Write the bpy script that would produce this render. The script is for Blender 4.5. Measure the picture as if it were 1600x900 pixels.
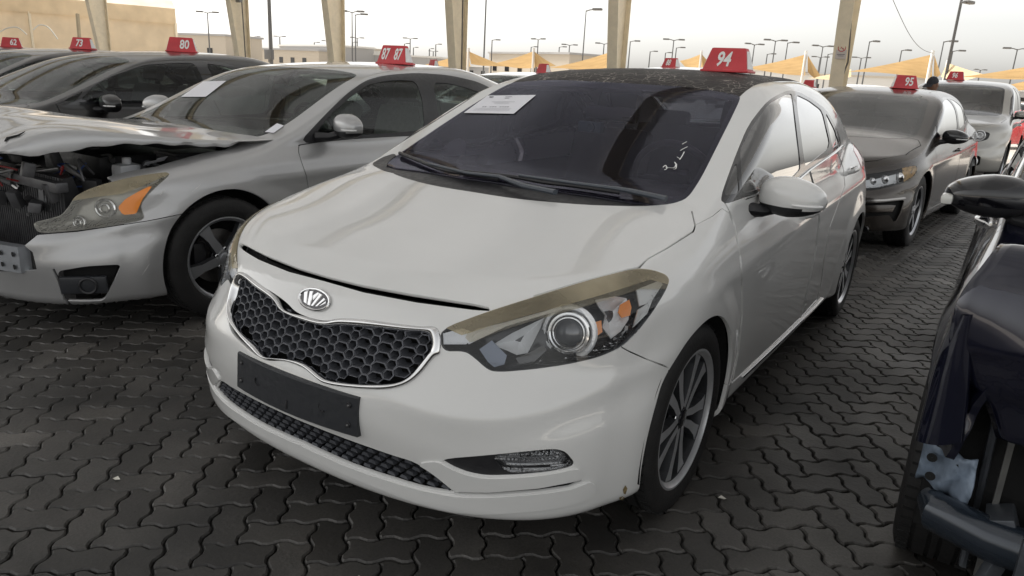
import bpy, bmesh, math, random, time
import numpy as np
from mathutils import Vector, Matrix
random.seed(7); rng = np.random.default_rng(7)
T0 = time.time()
for o in list(bpy.data.objects): bpy.data.objects.remove(o)
scene = bpy.context.scene
COL = scene.collection
R_ = math.radians
# ------------------------------------------------------------------ camera
CAMP = np.array([1.5462, -2.1069, 1.3341]); YAW, PITCH, ROLL, FPX = -.5775, .2814, .0536, 1143.29
_f = np.array([math.sin(YAW)*math.cos(PITCH), math.cos(YAW)*math.cos(PITCH), -math.sin(PITCH)])
_r = np.array([math.cos(YAW), -math.sin(YAW), 0.0]); _u = np.cross(_r, _f)
_c, _s = math.cos(ROLL), math.sin(ROLL)
CR, CU, CF = _c*_r+_s*_u, -_s*_r+_c*_u, _f
cd = bpy.data.cameras.new('camera'); cam = bpy.data.objects.new('camera', cd); COL.objects.link(cam)
m = Matrix.Identity(4)
for i in range(3): m[i][0], m[i][1], m[i][2], m[i][3] = CR[i], CU[i], -CF[i], CAMP[i]
cam.matrix_world = m
cd.sensor_fit = 'HORIZONTAL'; cd.sensor_width = 36.0; cd.lens = FPX/1600*36.0; cd.clip_start = .05; cd.clip_end = 3000
scene.camera = cam
# ------------------------------------------------------------------ sky, sun, exposure
SUN_EL, SUN_AZ = R_(52), R_(278)          # azimuth measured from +Y clockwise (towards +X)
w = bpy.data.worlds.new('World'); scene.world = w; w.use_nodes = True
nt = w.node_tree; bg = nt.nodes['Background']
sky = nt.nodes.new('ShaderNodeTexSky'); sky.sky_type = 'NISHITA'; sky.sun_disc = False
sky.sun_elevation = SUN_EL; sky.sun_rotation = SUN_AZ; sky.air_density = 1.0; sky.dust_density = 2.5; sky.ozone_density = 1.0
hsv = nt.nodes.new('ShaderNodeHueSaturation'); hsv.inputs['Saturation'].default_value = .12; hsv.inputs['Value'].default_value = 1.0
tint = nt.nodes.new('ShaderNodeMixRGB'); tint.blend_type = 'MULTIPLY'; tint.inputs[0].default_value = 1; tint.inputs[2].default_value = (1, .985, .955, 1)   # dusty haze
nt.links.new(sky.outputs[0], hsv.inputs['Color']); nt.links.new(hsv.outputs[0], tint.inputs[1]); nt.links.new(tint.outputs[0], bg.inputs['Color'])
bg.inputs['Strength'].default_value = .092
sl = bpy.data.lights.new('sun', 'SUN'); sl.energy = 3.0; sl.angle = R_(10.0); sl.color = (1, .96, .90)
sun = bpy.data.objects.new('sun', sl); COL.objects.link(sun)
sd = Vector((math.sin(SUN_AZ)*math.cos(SUN_EL), math.cos(SUN_AZ)*math.cos(SUN_EL), math.sin(SUN_EL)))
sun.rotation_euler = sd.to_track_quat('Z', 'Y').to_euler(); sun.location = (0, -20, 30)
vs = scene.view_settings; vs.view_transform = 'Standard'; vs.look = 'None'; vs.gamma = 1; vs.use_curve_mapping = False
vs.exposure = 1.5

# ------------------------------------------------------------------ pixel helpers (photo pixels -> directions)
def ray(p): return CF + CR*(p[0]-800)/FPX - CU*(p[1]-450)/FPX
def on_x(p, x): d = ray(p); return CAMP + d*(x-CAMP[0])/d[0]
def on_y(p, y): d = ray(p); return CAMP + d*(y-CAMP[1])/d[1]
def on_z(p, z): d = ray(p); return CAMP + d*(z-CAMP[2])/d[2]
def to_px(P):
    d = np.asarray(P, float)-CAMP; w_ = d@CF
    return np.stack([800+FPX*(d@CR)/w_, 450-FPX*(d@CU)/w_], -1), w_

# ------------------------------------------------------------------ materials
MATS = {}
def mat(name, col=(.5,.5,.5), rough=.5, metal=0., coat=0., spec=.5, noise=0., nscale=8., bump=0., bscale=40., rvar=0., emit=None, coatrough=.03, col2=None, wear=None):
    if name in MATS: return MATS[name]
    mt = bpy.data.materials.new(name); mt.use_nodes = True; n = mt.node_tree; b = n.nodes['Principled BSDF']
    b.inputs['Base Color'].default_value = (*col, 1); b.inputs['Roughness'].default_value = rough; b.inputs['Metallic'].default_value = metal
    b.inputs['Coat Weight'].default_value = coat; b.inputs['Coat Roughness'].default_value = coatrough; b.inputs['Specular IOR Level'].default_value = spec
    if noise or bump or rvar:
        tc = n.nodes.new('ShaderNodeTexCoord')
    if noise or col2:
        nz = n.nodes.new('ShaderNodeTexNoise'); nz.inputs['Scale'].default_value = nscale; nz.inputs['Detail'].default_value = 6; nz.inputs['Roughness'].default_value = .62
        n.links.new(tc.outputs['Object'], nz.inputs['Vector'])
        rp = n.nodes.new('ShaderNodeValToRGB'); a, c = rp.color_ramp.elements; a.position = .33; c.position = .68
        lo = tuple(max(0, v*(1-noise)) for v in col); hi = col2 if col2 else tuple(v*(1+noise) for v in col)
        a.color = (*lo, 1); c.color = (*hi, 1)
        n.links.new(nz.outputs['Fac'], rp.inputs['Fac']); n.links.new(rp.outputs[0], b.inputs['Base Color'])
    if rvar:
        nr = n.nodes.new('ShaderNodeTexNoise'); nr.inputs['Scale'].default_value = nscale*2.3; nr.inputs['Detail'].default_value = 5
        n.links.new(tc.outputs['Object'], nr.inputs['Vector'])
        mr = n.nodes.new('ShaderNodeMapRange'); mr.inputs['From Min'].default_value = .3; mr.inputs['From Max'].default_value = .7
        mr.inputs['To Min'].default_value = max(.02, rough-rvar); mr.inputs['To Max'].default_value = rough+rvar
        n.links.new(nr.outputs['Fac'], mr.inputs['Value']); n.links.new(mr.outputs[0], b.inputs['Roughness'])
    if bump:
        nb = n.nodes.new('ShaderNodeTexNoise'); nb.inputs['Scale'].default_value = bscale; nb.inputs['Detail'].default_value = 5
        n.links.new(tc.outputs['Object'], nb.inputs['Vector'])
        bp = n.nodes.new('ShaderNodeBump'); bp.inputs['Strength'].default_value = bump; bp.inputs['Distance'].default_value = .01
        n.links.new(nb.outputs['Fac'], bp.inputs['Height']); n.links.new(bp.outputs[0], b.inputs['Normal'])
    if emit:
        b.inputs['Emission Color'].default_value = (*emit[:3], 1); b.inputs['Emission Strength'].default_value = emit[3]
    MATS[name] = mt; return mt
def glass(name, tint, refl=1.0, rough=0., dirt=0., dirtcol=(.4,.38,.34), gcol=(.95,.95,.95)):
    """thin pane: tinted see-through plus a Fresnel mirror coat, a film of dust"""
    if name in MATS: return MATS[name]
    mt = bpy.data.materials.new(name); mt.use_nodes = True; n = mt.node_tree
    for k in list(n.nodes): n.nodes.remove(k)
    out = n.nodes.new('ShaderNodeOutputMaterial'); tr = n.nodes.new('ShaderNodeBsdfTransparent'); tr.inputs[0].default_value = (*tint, 1)
    gl = n.nodes.new('ShaderNodeBsdfGlossy'); gl.inputs['Roughness'].default_value = rough; gl.inputs[0].default_value = (*gcol, 1)
    fr = n.nodes.new('ShaderNodeFresnel'); fr.inputs[0].default_value = 1.52
    ml = n.nodes.new('ShaderNodeMath'); ml.operation = 'MULTIPLY'; ml.inputs[1].default_value = refl; ml.use_clamp = True
    n.links.new(fr.outputs[0], ml.inputs[0])
    base = tr
    if dirt:
        df = n.nodes.new('ShaderNodeBsdfDiffuse'); df.inputs[0].default_value = (*dirtcol, 1)
        tc = n.nodes.new('ShaderNodeTexCoord'); nz = n.nodes.new('ShaderNodeTexNoise'); nz.inputs['Scale'].default_value = 5; nz.inputs['Detail'].default_value = 8
        n.links.new(tc.outputs['Object'], nz.inputs['Vector'])
        mr = n.nodes.new('ShaderNodeMapRange'); mr.inputs['From Min'].default_value = .3; mr.inputs['From Max'].default_value = .75
        mr.inputs['To Min'].default_value = dirt*.35; mr.inputs['To Max'].default_value = dirt
        n.links.new(nz.outputs['Fac'], mr.inputs['Value'])
        mx0 = n.nodes.new('ShaderNodeMixShader'); n.links.new(mr.outputs[0], mx0.inputs[0]); n.links.new(tr.outputs[0], mx0.inputs[1]); n.links.new(df.outputs[0], mx0.inputs[2]); base = mx0
    mx = n.nodes.new('ShaderNodeMixShader')
    n.links.new(ml.outputs[0], mx.inputs[0]); n.links.new(base.outputs[0], mx.inputs[1]); n.links.new(gl.outputs[0], mx.inputs[2]); n.links.new(mx.outputs[0], out.inputs[0])
    MATS[name] = mt; return mt

# ------------------------------------------------------------------ object helpers
def tag(o, label=None, cat=None, group=None, kind=None):
    for k, v in (('label', label), ('category', cat), ('group', group), ('kind', kind)):
        if v: o[k] = v
    return o
def empty(name, loc=(0,0,0), rz=0., label=None, cat=None, group=None):
    o = bpy.data.objects.new(name, None); COL.objects.link(o); o.location = loc; o.rotation_euler = (0,0,rz); o.empty_display_size = .2
    return tag(o, label, cat, group)
def mobj(name, V, F, material, parent=None, N=None, smooth=True, kind=None, loc=None):
    me = bpy.data.meshes.new(name)
    if isinstance(V, np.ndarray) and isinstance(F, np.ndarray):
        k = F.shape[1]; me.vertices.add(len(V)); me.vertices.foreach_set('co', np.ascontiguousarray(V, np.float32).ravel())
        me.loops.add(F.size); me.loops.foreach_set('vertex_index', np.ascontiguousarray(F, np.int32).ravel())
        me.polygons.add(len(F)); me.polygons.foreach_set('loop_start', np.arange(0, F.size, k, dtype=np.int32))
        me.update(calc_edges=True)
    else:
        me.from_pydata([tuple(map(float, v)) for v in V], [], [tuple(f) for f in F]); me.update()
    mats = material if isinstance(material, (list, tuple)) else [material]
    for q in mats: me.materials.append(q)
    if smooth: me.polygons.foreach_set('use_smooth', np.ones(len(me.polygons), bool))
    else: me.polygons.foreach_set('use_smooth', np.zeros(len(me.polygons), bool))
    if N is not None and len(N) == len(me.vertices):
        me.normals_split_custom_set_from_vertices(np.asarray(N, np.float32))
    o = bpy.data.objects.new(name, me); COL.objects.link(o)
    if parent is not None: o.parent = parent
    if kind: o['kind'] = kind
    if loc is not None: o.location = loc
    return o
def link_copy(o, parent=None, **kw):
    c = o.copy(); COL.objects.link(c); c.parent = parent
    for k, v in kw.items(): setattr(c, k, v)
    for ch in [q for q in bpy.data.objects if q.parent == o]: link_copy(ch, c)
    return c
class MB:
    """collects simple solids into one mesh"""
    def __init__(s): s.V = []; s.F = []; s.M = []
    def add(s, V, F, mi=0):
        n = len(s.V); s.V += [tuple(map(float, v)) for v in V]; s.F += [tuple(i+n for i in f) for f in F]; s.M += [mi]*len(F)
    def box(s, c, size, rot=None, bev=0., mi=0, taper=None):
        c = np.array(c, float); h = np.array(size, float)/2
        P = np.array([(x, y, z) for z in (-1, 1) for y in (-1, 1) for x in (-1, 1)], float)*h
        if taper is not None: P[4:, 0] *= taper[0]; P[4:, 1] *= taper[1]
        F = [(0,2,3,1), (4,5,7,6), (0,1,5,4), (2,6,7,3), (0,4,6,2), (1,3,7,5)]
        if bev > 0:
            bm = bmesh.new(); vs_ = [bm.verts.new(p) for p in P]
            for f in F: bm.faces.new([vs_[i] for i in f])
            bmesh.ops.bevel(bm, geom=bm.edges[:], offset=min(bev, min(h)*.95), segments=2, affect='EDGES', profile=.6)
            bm.verts.index_update(); P = np.array([v.co[:] for v in bm.verts]); F = [tuple(v.index for v in f.verts) for f in bm.faces]; bm.free()
        if rot is not None: P = P@np.array(rot).T
        s.add(P+c, F, mi)
    def tube(s, pts, rad, n=8, cap=True, mi=0, flat=None):
        pts = [np.array(p, float) for p in pts]; k = len(pts); rad = [rad]*k if np.isscalar(rad) else rad
        V = []; F = []; up = None
        for i, p in enumerate(pts):
            t = pts[min(i+1, k-1)]-pts[max(i-1, 0)]; t = t/(np.linalg.norm(t)+1e-12)
            if up is None: up = np.array((0, 0, 1.)) if abs(t[2]) < .9 else np.array((1., 0, 0))
            a = np.cross(t, up); a /= np.linalg.norm(a)+1e-12; b = np.cross(a, t); up = b
            fa, fb = (1, 1) if flat is None else flat
            for j in range(n):
                q = 2*math.pi*j/n; V.append(p+rad[i]*(a*math.cos(q)*fa+b*math.sin(q)*fb))
        for i in range(k-1):
            for j in range(n):
                F.append((i*n+j, i*n+(j+1) % n, (i+1)*n+(j+1) % n, (i+1)*n+j))
        if cap: F.append(tuple(range(n))[::-1]); F.append(tuple((k-1)*n+j for j in range(n)))
        s.add(V, F, mi)
    def lathe(s, prof, n=48, axis='x', c=(0,0,0), mi=0, closed=False):
        """prof: list of (along axis, radius)"""
        V = []; F = []
        for (a, r) in prof:
            for j in range(n):
                q = 2*math.pi*j/n
                V.append({'x': (a, r*math.cos(q), r*math.sin(q)), 'y': (r*math.cos(q), a, r*math.sin(q)), 'z': (r*math.cos(q), r*math.sin(q), a)}[axis])
        k = len(prof)
        for i in range(k-1 if not closed else k):
            for j in range(n):
                i2 = (i+1) % k; F.append((i*n+j, i*n+(j+1) % n, i2*n+(j+1) % n, i2*n+j))
        s.add(np.array(V)+np.array(c), F, mi)
    def prism(s, poly, ext, mi=0, mside=None, frame=None, inset=0.):
        """poly in 2D (a,b), extruded 0..ext along third axis; frame = (origin, A, B, C)"""
        n = len(poly); o, A, B, C = frame if frame else ((0,0,0), (1,0,0), (0,1,0), (0,0,1))
        o, A, B, C = map(lambda q: np.array(q, float), (o, A, B, C)); pl = np.array(poly, float); ctr = pl.mean(0)
        top = pl if not inset else inset_poly(pl, inset)
        V = [o+A*p[0]+B*p[1] for p in pl]+[o+A*p[0]+B*p[1]+C*ext for p in top]
        s.add(V, [tuple(range(n))[::-1]], mi if mside is None else mside); k = len(s.V)-2*n
        s.F.append(tuple(k+n+i for i in range(n))); s.M.append(mi)
        for i in range(n): s.F.append((k+i, k+(i+1) % n, k+n+(i+1) % n, k+n+i)); s.M.append(mi if mside is None else mside)
    def build(s, name, material, parent=None, smooth=True, angle=None, kind=None, loc=None):
        o = mobj(name, s.V, s.F, material, parent, smooth=False, kind=kind, loc=loc)
        me = o.data
        if len(me.polygons) == len(s.M): me.polygons.foreach_set('material_index', s.M)
        bm = bmesh.new(); bm.from_mesh(me); bmesh.ops.recalc_face_normals(bm, faces=bm.faces[:]); bm.to_mesh(me); bm.free()
        if smooth:
            me.shade_smooth()
            me.set_sharp_from_angle(angle=R_(angle or 35))
        return o
def inset_poly(pl, d):
    pl = np.asarray(pl, float); n = len(pl); out = []
    area = .5*sum(pl[i][0]*pl[(i+1) % n][1]-pl[(i+1) % n][0]*pl[i][1] for i in range(n)); sg = 1 if area > 0 else -1
    for i in range(n):
        a, b, c = pl[i-1], pl[i], pl[(i+1) % n]
        e1 = (b-a)/(np.linalg.norm(b-a)+1e-12); e2 = (c-b)/(np.linalg.norm(c-b)+1e-12)
        n1 = np.array((-e1[1], e1[0]))*sg; n2 = np.array((-e2[1], e2[0]))*sg; q = n1+n2
        out.append(b+q*d/max(.3, 1+n1@n2))
    return np.array(out)
def rotm(ax, a):
    return np.array(Matrix.Rotation(a, 3, ax))
def text_mesh(name, body, size, material, parent, frame, extrude=.0006, shear=0., width=1., bold=False):
    """flat lettering as a mesh; frame=(origin, A right, B up, C out)"""
    cu = bpy.data.curves.new(name, 'FONT'); cu.body = body; cu.size = size; cu.extrude = extrude; cu.align_x = 'CENTER'; cu.align_y = 'CENTER'; cu.shear = shear
    if bold: cu.offset = size*.025
    cu.resolution_u = 3
    ob = bpy.data.objects.new(name+'_tmp', cu); COL.objects.link(ob)
    dg = bpy.context.evaluated_depsgraph_get(); dg.update(); me = bpy.data.meshes.new_from_object(ob.evaluated_get(dg))
    bpy.data.objects.remove(ob); bpy.data.curves.remove(cu)
    o, A, B, C = [np.array(q, float) for q in frame]
    n = len(me.vertices); co = np.zeros(n*3); me.vertices.foreach_get('co', co); co = co.reshape(-1, 3)
    co = o+np.outer(co[:, 0]*width, A)+np.outer(co[:, 1], B)+np.outer(co[:, 2], C)
    me.vertices.foreach_set('co', co.ravel()); me.materials.clear(); me.materials.append(material); me.name = name
    ob = bpy.data.objects.new(name, me); COL.objects.link(ob); ob.parent = parent
    return ob

# ------------------------------------------------------------------ implicit car shell
def spl(pts):
    p = np.array(pts, float); x, y = p[:, 0], p[:, 1]; n = len(x); h = np.diff(x); A = np.zeros((n, n)); b = np.zeros(n); A[0, 0] = A[-1, -1] = 1
    for i in range(1, n-1):
        A[i, i-1] = h[i-1]; A[i, i] = 2*(h[i-1]+h[i]); A[i, i+1] = h[i]; b[i] = 6*((y[i+1]-y[i])/h[i]-(y[i]-y[i-1])/h[i-1])
    M = np.linalg.solve(A, b)
    def f(t):
        t = np.asarray(t, float); tc = np.clip(t, x[0], x[-1]); i = np.clip(np.searchsorted(x, tc)-1, 0, n-2); a = x[i+1]-tc; c = tc-x[i]; hh = h[i]
        return M[i]*a**3/(6*hh)+M[i+1]*c**3/(6*hh)+(y[i]/hh-M[i]*hh/6)*a+(y[i+1]/hh-M[i+1]*hh/6)*c
    return f
def smax(a, b, k): h = np.maximum(k-np.abs(a-b), 0)/k; return np.maximum(a, b)+h*h*k*.25
def smin(a, b, k): return -smax(-a, -b, k)
def sst(a, b, x): t = np.clip((x-a)/(b-a), 0, 1); return t*t*(3-2*t)
class Shape:
    pm1 = pn1 = 0.; crease = (); extra = None; tk = .95; kt = .11; ku = .03; w = 1.
def make_field(s):
    F0 = spl(s.nose); R0 = spl(s.tail); SEC = spl(s.sec); TC = spl(s.hood); GC = spl(s.roof); GS = spl(s.gside)
    def field(P):
        x = np.abs(P[..., 0]); y = P[..., 1]; z = P[..., 2]
        S = SEC(z)*s.w
        for yw in (0, s.wb):
            r = np.hypot(y-yw, z-s.wz); S = S+s.flare*sst(s.arch+.13, s.arch+.005, r)*sst(s.zsh+.12, s.zsh-.12, z)
        for (y0, z0, y1, z1, a, wd) in s.crease:
            zl = z0+(z1-z0)*(y-y0)/(y1-y0); S = S+a*np.exp(-((z-zl)/wd)**2)*sst(y0-.15, y0+.15, y)*sst(y1+.15, y1-.15, y)
        lo = sst(.62, .25, z); m_ = s.pm+s.pm1*lo; n_ = s.pn+s.pn1*lo
        yf = F0(z); yr = R0(z); Lf = np.maximum(s.yk-yf, .05); Lr = np.maximum(yr-s.yrk, .05)
        t = np.maximum(s.yk-y, 0)/Lf; tr = np.maximum(y-s.yrk, 0)/Lr; xs = np.maximum(x, 1e-4)/S
        g = xs**m_+t**n_+tr**s.rn-1
        gx = m_*xs**(m_-1)/S; gy = n_*t**(n_-1)/Lf+s.rn*tr**(s.rn-1)/Lr
        d = g/np.sqrt(gx*gx+gy*gy+.35)
        if s.extra: d = d+s.extra(x, y, z)
        d = smax(d, (z-TC(y)+s.hdrop(x, y))*s.tk, s.kt)
        d = smax(d, s.zb-z, .05)
        gs = x-(GS(z)-s.gtap(y)); gt = (z-GC(y)+s.gdrop(x, y))*.92
        dg = smax(gs, gt, s.kg(y)); dg = smax(dg, .7-z, .02); dg = smax(smax(dg, s.gy0-y, .03), y-s.gy1, .03)
        return smin(d, dg, s.ku)
    return field
def grad(f, P, e=1.5e-3):
    G = np.zeros_like(P)
    for k in range(3):
        d = np.zeros(3); d[k] = e; G[:, k] = (f(P+d)-f(P-d))/(2*e)
    return G
def newton(f, P, it=3):
    for _ in range(it):
        G = grad(f, P); v = f(P); P = P-G*np.clip(v/np.maximum((G*G).sum(1), .05), -.03, .03)[:, None]
    return P
class TM:
    """triangle mesh with normals"""
    def __init__(s, V, N, F): s.V, s.N, s.F = V, N, F
    def compact(s):
        u, inv = np.unique(s.F, return_inverse=True); return TM(s.V[u], s.N[u], inv.reshape(-1, 3))
    def sub(s, mask): return TM(s.V, s.N, s.F[mask]).compact()
def mesh_field(f, lo, hi, h):
    lo = np.array(lo, float); n = np.ceil((np.array(hi)-lo)/h/4).astype(int)*4+1
    cn = (n-1)//4+1
    ax = [lo[k]+4*h*np.arange(cn[k]) for k in range(3)]
    G = np.stack(np.meshgrid(*ax, indexing='ij'), -1); c = f(G)
    near = np.abs(c) < 4*h*2.6
    a = near.copy()                                        # dilate
    for k in range(3):
        s0 = [slice(None)]*3; s1 = [slice(None)]*3; s0[k] = slice(1, None); s1[k] = slice(None, -1)
        b = a.copy(); b[tuple(s0)] |= a[tuple(s1)]; b[tuple(s1)] |= a[tuple(s0)]; a = b
    blk = a[:-1, :-1, :-1]
    fine = np.repeat(np.repeat(np.repeat(c[:-1, :-1, :-1], 4, 0), 4, 1), 4, 2)
    msk = np.repeat(np.repeat(np.repeat(blk, 4, 0), 4, 1), 4, 2)
    I = np.argwhere(msk); fine[msk] = f(lo+I*h)
    sg = fine < 0
    nx, ny, nz = sg.shape
    cs = np.zeros((nx-1, ny-1, nz-1), int)
    for dx in (0, 1):
        for dy in (0, 1):
            for dz in (0, 1): cs += sg[dx:nx-1+dx, dy:ny-1+dy, dz:nz-1+dz]
    act = (cs > 0) & (cs < 8); C = np.argwhere(act); idx = -np.ones(act.shape, int); idx[act] = np.arange(len(C))
    acc = np.zeros((len(C), 3)); cnt = np.zeros(len(C))
    cor = [(i, j, k) for i in (0, 1) for j in (0, 1) for k in (0, 1)]
    vals = {q: fine[C[:, 0]+q[0], C[:, 1]+q[1], C[:, 2]+q[2]] for q in cor}
    for q in cor:
        for k in range(3):
            if q[k] == 0:
                q2 = list(q); q2[k] = 1; q2 = tuple(q2); a0, a1 = vals[q], vals[q2]; mk = (a0 < 0) != (a1 < 0)
                t = np.where(mk, a0/np.where(mk, a0-a1, 1), 0); p = np.array(q, float)[None, :].repeat(len(C), 0); p[:, k] = t
                acc[mk] += p[mk]; cnt[mk] += 1
    V = lo+(C+acc/np.maximum(cnt, 1)[:, None])*h
    F = []
    for k in range(3):
        s0 = [slice(None)]*3; s1 = [slice(None)]*3; s0[k] = slice(None, -1); s1[k] = slice(1, None)
        cr = sg[tuple(s0)] != sg[tuple(s1)]; E = np.argwhere(cr); u, v = (k+1) % 3, (k+2) % 3
        ok = (E[:, u] > 0) & (E[:, v] > 0) & (E[:, u] < act.shape[u]) & (E[:, v] < act.shape[v]) & (E[:, k] < act.shape[k]); E = E[ok]
        def cid(du, dv):
            q = E.copy(); q[:, u] -= du; q[:, v] -= dv; return idx[q[:, 0], q[:, 1], q[:, 2]]
        a, b, c_, d = cid(1, 1), cid(0, 1), cid(0, 0), cid(1, 0)
        fl = sg[E[:, 0], E[:, 1], E[:, 2]]
        Q = np.stack([a, b, c_, d], 1); Q[~fl] = Q[~fl][:, ::-1]; Q = Q[(Q >= 0).all(1)]; F.append(Q)
    Q = np.concatenate(F); V = newton(f, V, 3); N = grad(f, V); N /= np.linalg.norm(N, axis=1)[:, None]+1e-12
    d1 = np.linalg.norm(V[Q[:, 0]]-V[Q[:, 2]], axis=1); d2 = np.linalg.norm(V[Q[:, 1]]-V[Q[:, 3]], axis=1); sw = d1 <= d2
    T = np.concatenate([np.where(sw[:, None], Q[:, [0, 1, 2]], Q[:, [0, 1, 3]]), np.where(sw[:, None], Q[:, [0, 2, 3]], Q[:, [1, 2, 3]])])
    return TM(V, N, T)
def split(M, d):
    """cut along d = 0; returns (d<0, d>=0)"""
    d = d.copy(); d[np.abs(d) < 1e-6] = 1e-6
    s = d < 0; fs = s[M.F]; k = fs.sum(1)
    IN = [M.F[k == 3]]; OUT = [M.F[k == 0]]
    V, N = [M.V], [M.N]; nv = len(M.V)
    mx = (k == 1) | (k == 2)
    if mx.any():
        T = M.F[mx]; st = fs[mx]; kk = k[mx]
        lone = np.where(kk == 1, st.argmax(1), (~st).argmax(1)); r = np.arange(len(T))
        a, b, c = T[r, lone], T[r, (lone+1) % 3], T[r, (lone+2) % 3]
        e = np.concatenate([np.stack([a, b], 1), np.stack([a, c], 1)]); es = np.sort(e, 1)
        ue, inv = np.unique(es, axis=0, return_inverse=True); inv = inv.ravel()
        t = d[ue[:, 0]]/(d[ue[:, 0]]-d[ue[:, 1]])
        V.append(M.V[ue[:, 0]]*(1-t)[:, None]+M.V[ue[:, 1]]*t[:, None]); q = M.N[ue[:, 0]]*(1-t)[:, None]+M.N[ue[:, 1]]*t[:, None]
        N.append(q/(np.linalg.norm(q, axis=1)[:, None]+1e-12))
        ab = inv[:len(T)]+nv; ac = inv[len(T):]+nv
        A = np.stack([a, ab, ac], 1); B = np.concatenate([np.stack([ab, b, c], 1), np.stack([ab, c, ac], 1)])
        l1 = kk == 1; l2 = np.concatenate([l1, l1])
        IN += [A[l1], B[~l2]]; OUT += [A[~l1], B[l2]]
    V = np.concatenate(V); N = np.concatenate(N)
    return TM(V, N, np.concatenate(IN)).compact(), TM(V, N, np.concatenate(OUT)).compact()
def refine(M, mask, f=None, hmin=.0075):
    i = np.where(mask)[0]
    if len(i):
        A = M.V[M.F[i]]; L = np.max([np.linalg.norm(A[:, a]-A[:, b], axis=1) for a, b in ((0, 1), (1, 2), (2, 0))], 0); mask = mask.copy(); mask[i[L < hmin]] = False
    if not mask.any(): return M
    T = M.F[mask]; e = np.concatenate([T[:, [0, 1]], T[:, [1, 2]], T[:, [2, 0]]]); ue, inv = np.unique(np.sort(e, 1), axis=0, return_inverse=True); inv = inv.ravel()
    P = (M.V[ue[:, 0]]+M.V[ue[:, 1]])/2; q = M.N[ue[:, 0]]+M.N[ue[:, 1]]; q /= np.linalg.norm(q, axis=1)[:, None]+1e-12
    if f is not None:
        for _ in range(2): P = P-q*np.clip(f(P), -.01, .01)[:, None]
    n = len(M.V); k = len(T); m0, m1, m2 = inv[:k]+n, inv[k:2*k]+n, inv[2*k:]+n; a, b, c = T.T
    NT = np.concatenate([np.stack(x, 1) for x in ((a, m0, m2), (m0, b, m1), (m2, m1, c), (m0, m1, m2))])
    return TM(np.concatenate([M.V, P]), np.concatenate([M.N, q]), np.concatenate([M.F[~mask], NT]))
def rounded(poly, r=.25, it=2):
    """corner cutting of a closed polygon, keeps most of every edge"""
    p = np.array(poly, float)
    for _ in range(it):
        n = np.roll(p, -1, 0); p = np.stack([p*(1-r)+n*r, p*r+n*(1-r)], 1).reshape(-1, 2)
    return p
def crom(pts, n=6, closed=True):
    p = np.array(pts, float); k = len(p); out = []
    for i in range(k if closed else k-1):
        g = lambda j: p[j % k] if closed else p[min(max(j, 0), k-1)]
        a, b, c, d = g(i-1), g(i), g(i+1), g(i+2)
        for t in np.arange(n)/n: out.append(.5*((2*b)+(c-a)*t+(2*a-5*b+4*c-d)*t*t+(3*b-a-3*c+d)*t**3))
    if not closed: out.append(p[-1])
    return np.array(out)
def sdist(Q, poly, closed=True):
    """signed distance of 2D points to a polygon, negative inside"""
    p = np.asarray(poly, float); a = p if closed else p[:-1]; b = np.roll(p, -1, 0) if closed else p[1:]
    best = np.full(len(Q), 1e9); ins = np.zeros(len(Q), bool)
    for (x0, y0), (x1, y1) in zip(a, b):
        ex, ey = x1-x0, y1-y0; L = ex*ex+ey*ey+1e-12; t = np.clip(((Q[:, 0]-x0)*ex+(Q[:, 1]-y0)*ey)/L, 0, 1)
        best = np.minimum(best, np.hypot(Q[:, 0]-x0-t*ex, Q[:, 1]-y0-t*ey))
        if closed and y0 != y1: ins ^= ((y0 > Q[:, 1]) != (y1 > Q[:, 1])) & (Q[:, 0] < ex*(Q[:, 1]-y0)/(y1-y0+1e-15)+x0)
    return np.where(ins, -best, best) if closed else best
PROJ = {'side': (1, 2, lambda N: N[:, 0] > .12), 'top': (0, 1, lambda N: N[:, 2] > .15), 'front': (0, 2, lambda N: N[:, 1] < -.05), 'rear': (0, 2, lambda N: N[:, 1] > .05)}
POSE = [np.eye(3), np.zeros(3)]        # where the car being built stands (for outlines measured in the photograph)
WARP = [None]                          # maps the car's own coordinates to the base body's (outlines shared by the other cars)
def world(V): return V@POSE[0].T+POSE[1]
def dfun(M, mode, poly, closed=True, lim=None):
    """distance (m) of the shell's vertices to an outline drawn in one projection; far/other-facing vertices count as outside"""
    d = np.full(len(M.V), .5); bb = np.asarray(poly)
    if mode in ('px', 'pxm'):
        fx = np.array([1, 1, 1] if mode == 'px' else [-1, 1, 1]); W = world(M.V*fx); q, dep = to_px(W); view = CAMP-W; ok = ((M.N*fx)@POSE[0].T*view).sum(1) > -.02*np.linalg.norm(view, axis=1)
        ok &= dep > .05; pad = 60
    else:
        i, j, g = PROJ[mode]; V = WARP[0](M.V) if WARP[0] else M.V; q = V[:, [i, j]]; ok = g(M.N); pad = .3; dep = None
    if lim is not None: ok = ok & lim(M.V)
    ok &= (q[:, 0] > bb[:, 0].min()-pad) & (q[:, 0] < bb[:, 0].max()+pad) & (q[:, 1] > bb[:, 1].min()-pad) & (q[:, 1] < bb[:, 1].max()+pad)
    k = sdist(q[ok], poly, closed); d[ok] = k*(dep[ok]/FPX if dep is not None else 1.)
    return d
def carve(M, mode, poly, f=None, fine=0, closed=True, band=None, lim=None, h=.012):
    """split the shell along an outline -> (inside, outside); band: a seam of that width along an open line"""
    for i in range(fine):
        d = dfun(M, mode, poly, closed, lim)
        if band: d = d-band/2
        M = refine(M, (np.abs(d[M.F]).min(1) < h/2**i), f, h*.85/2**i)
    d = dfun(M, mode, poly, closed, lim)
    if band: d = d-band/2
    return split(M, d)
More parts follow.
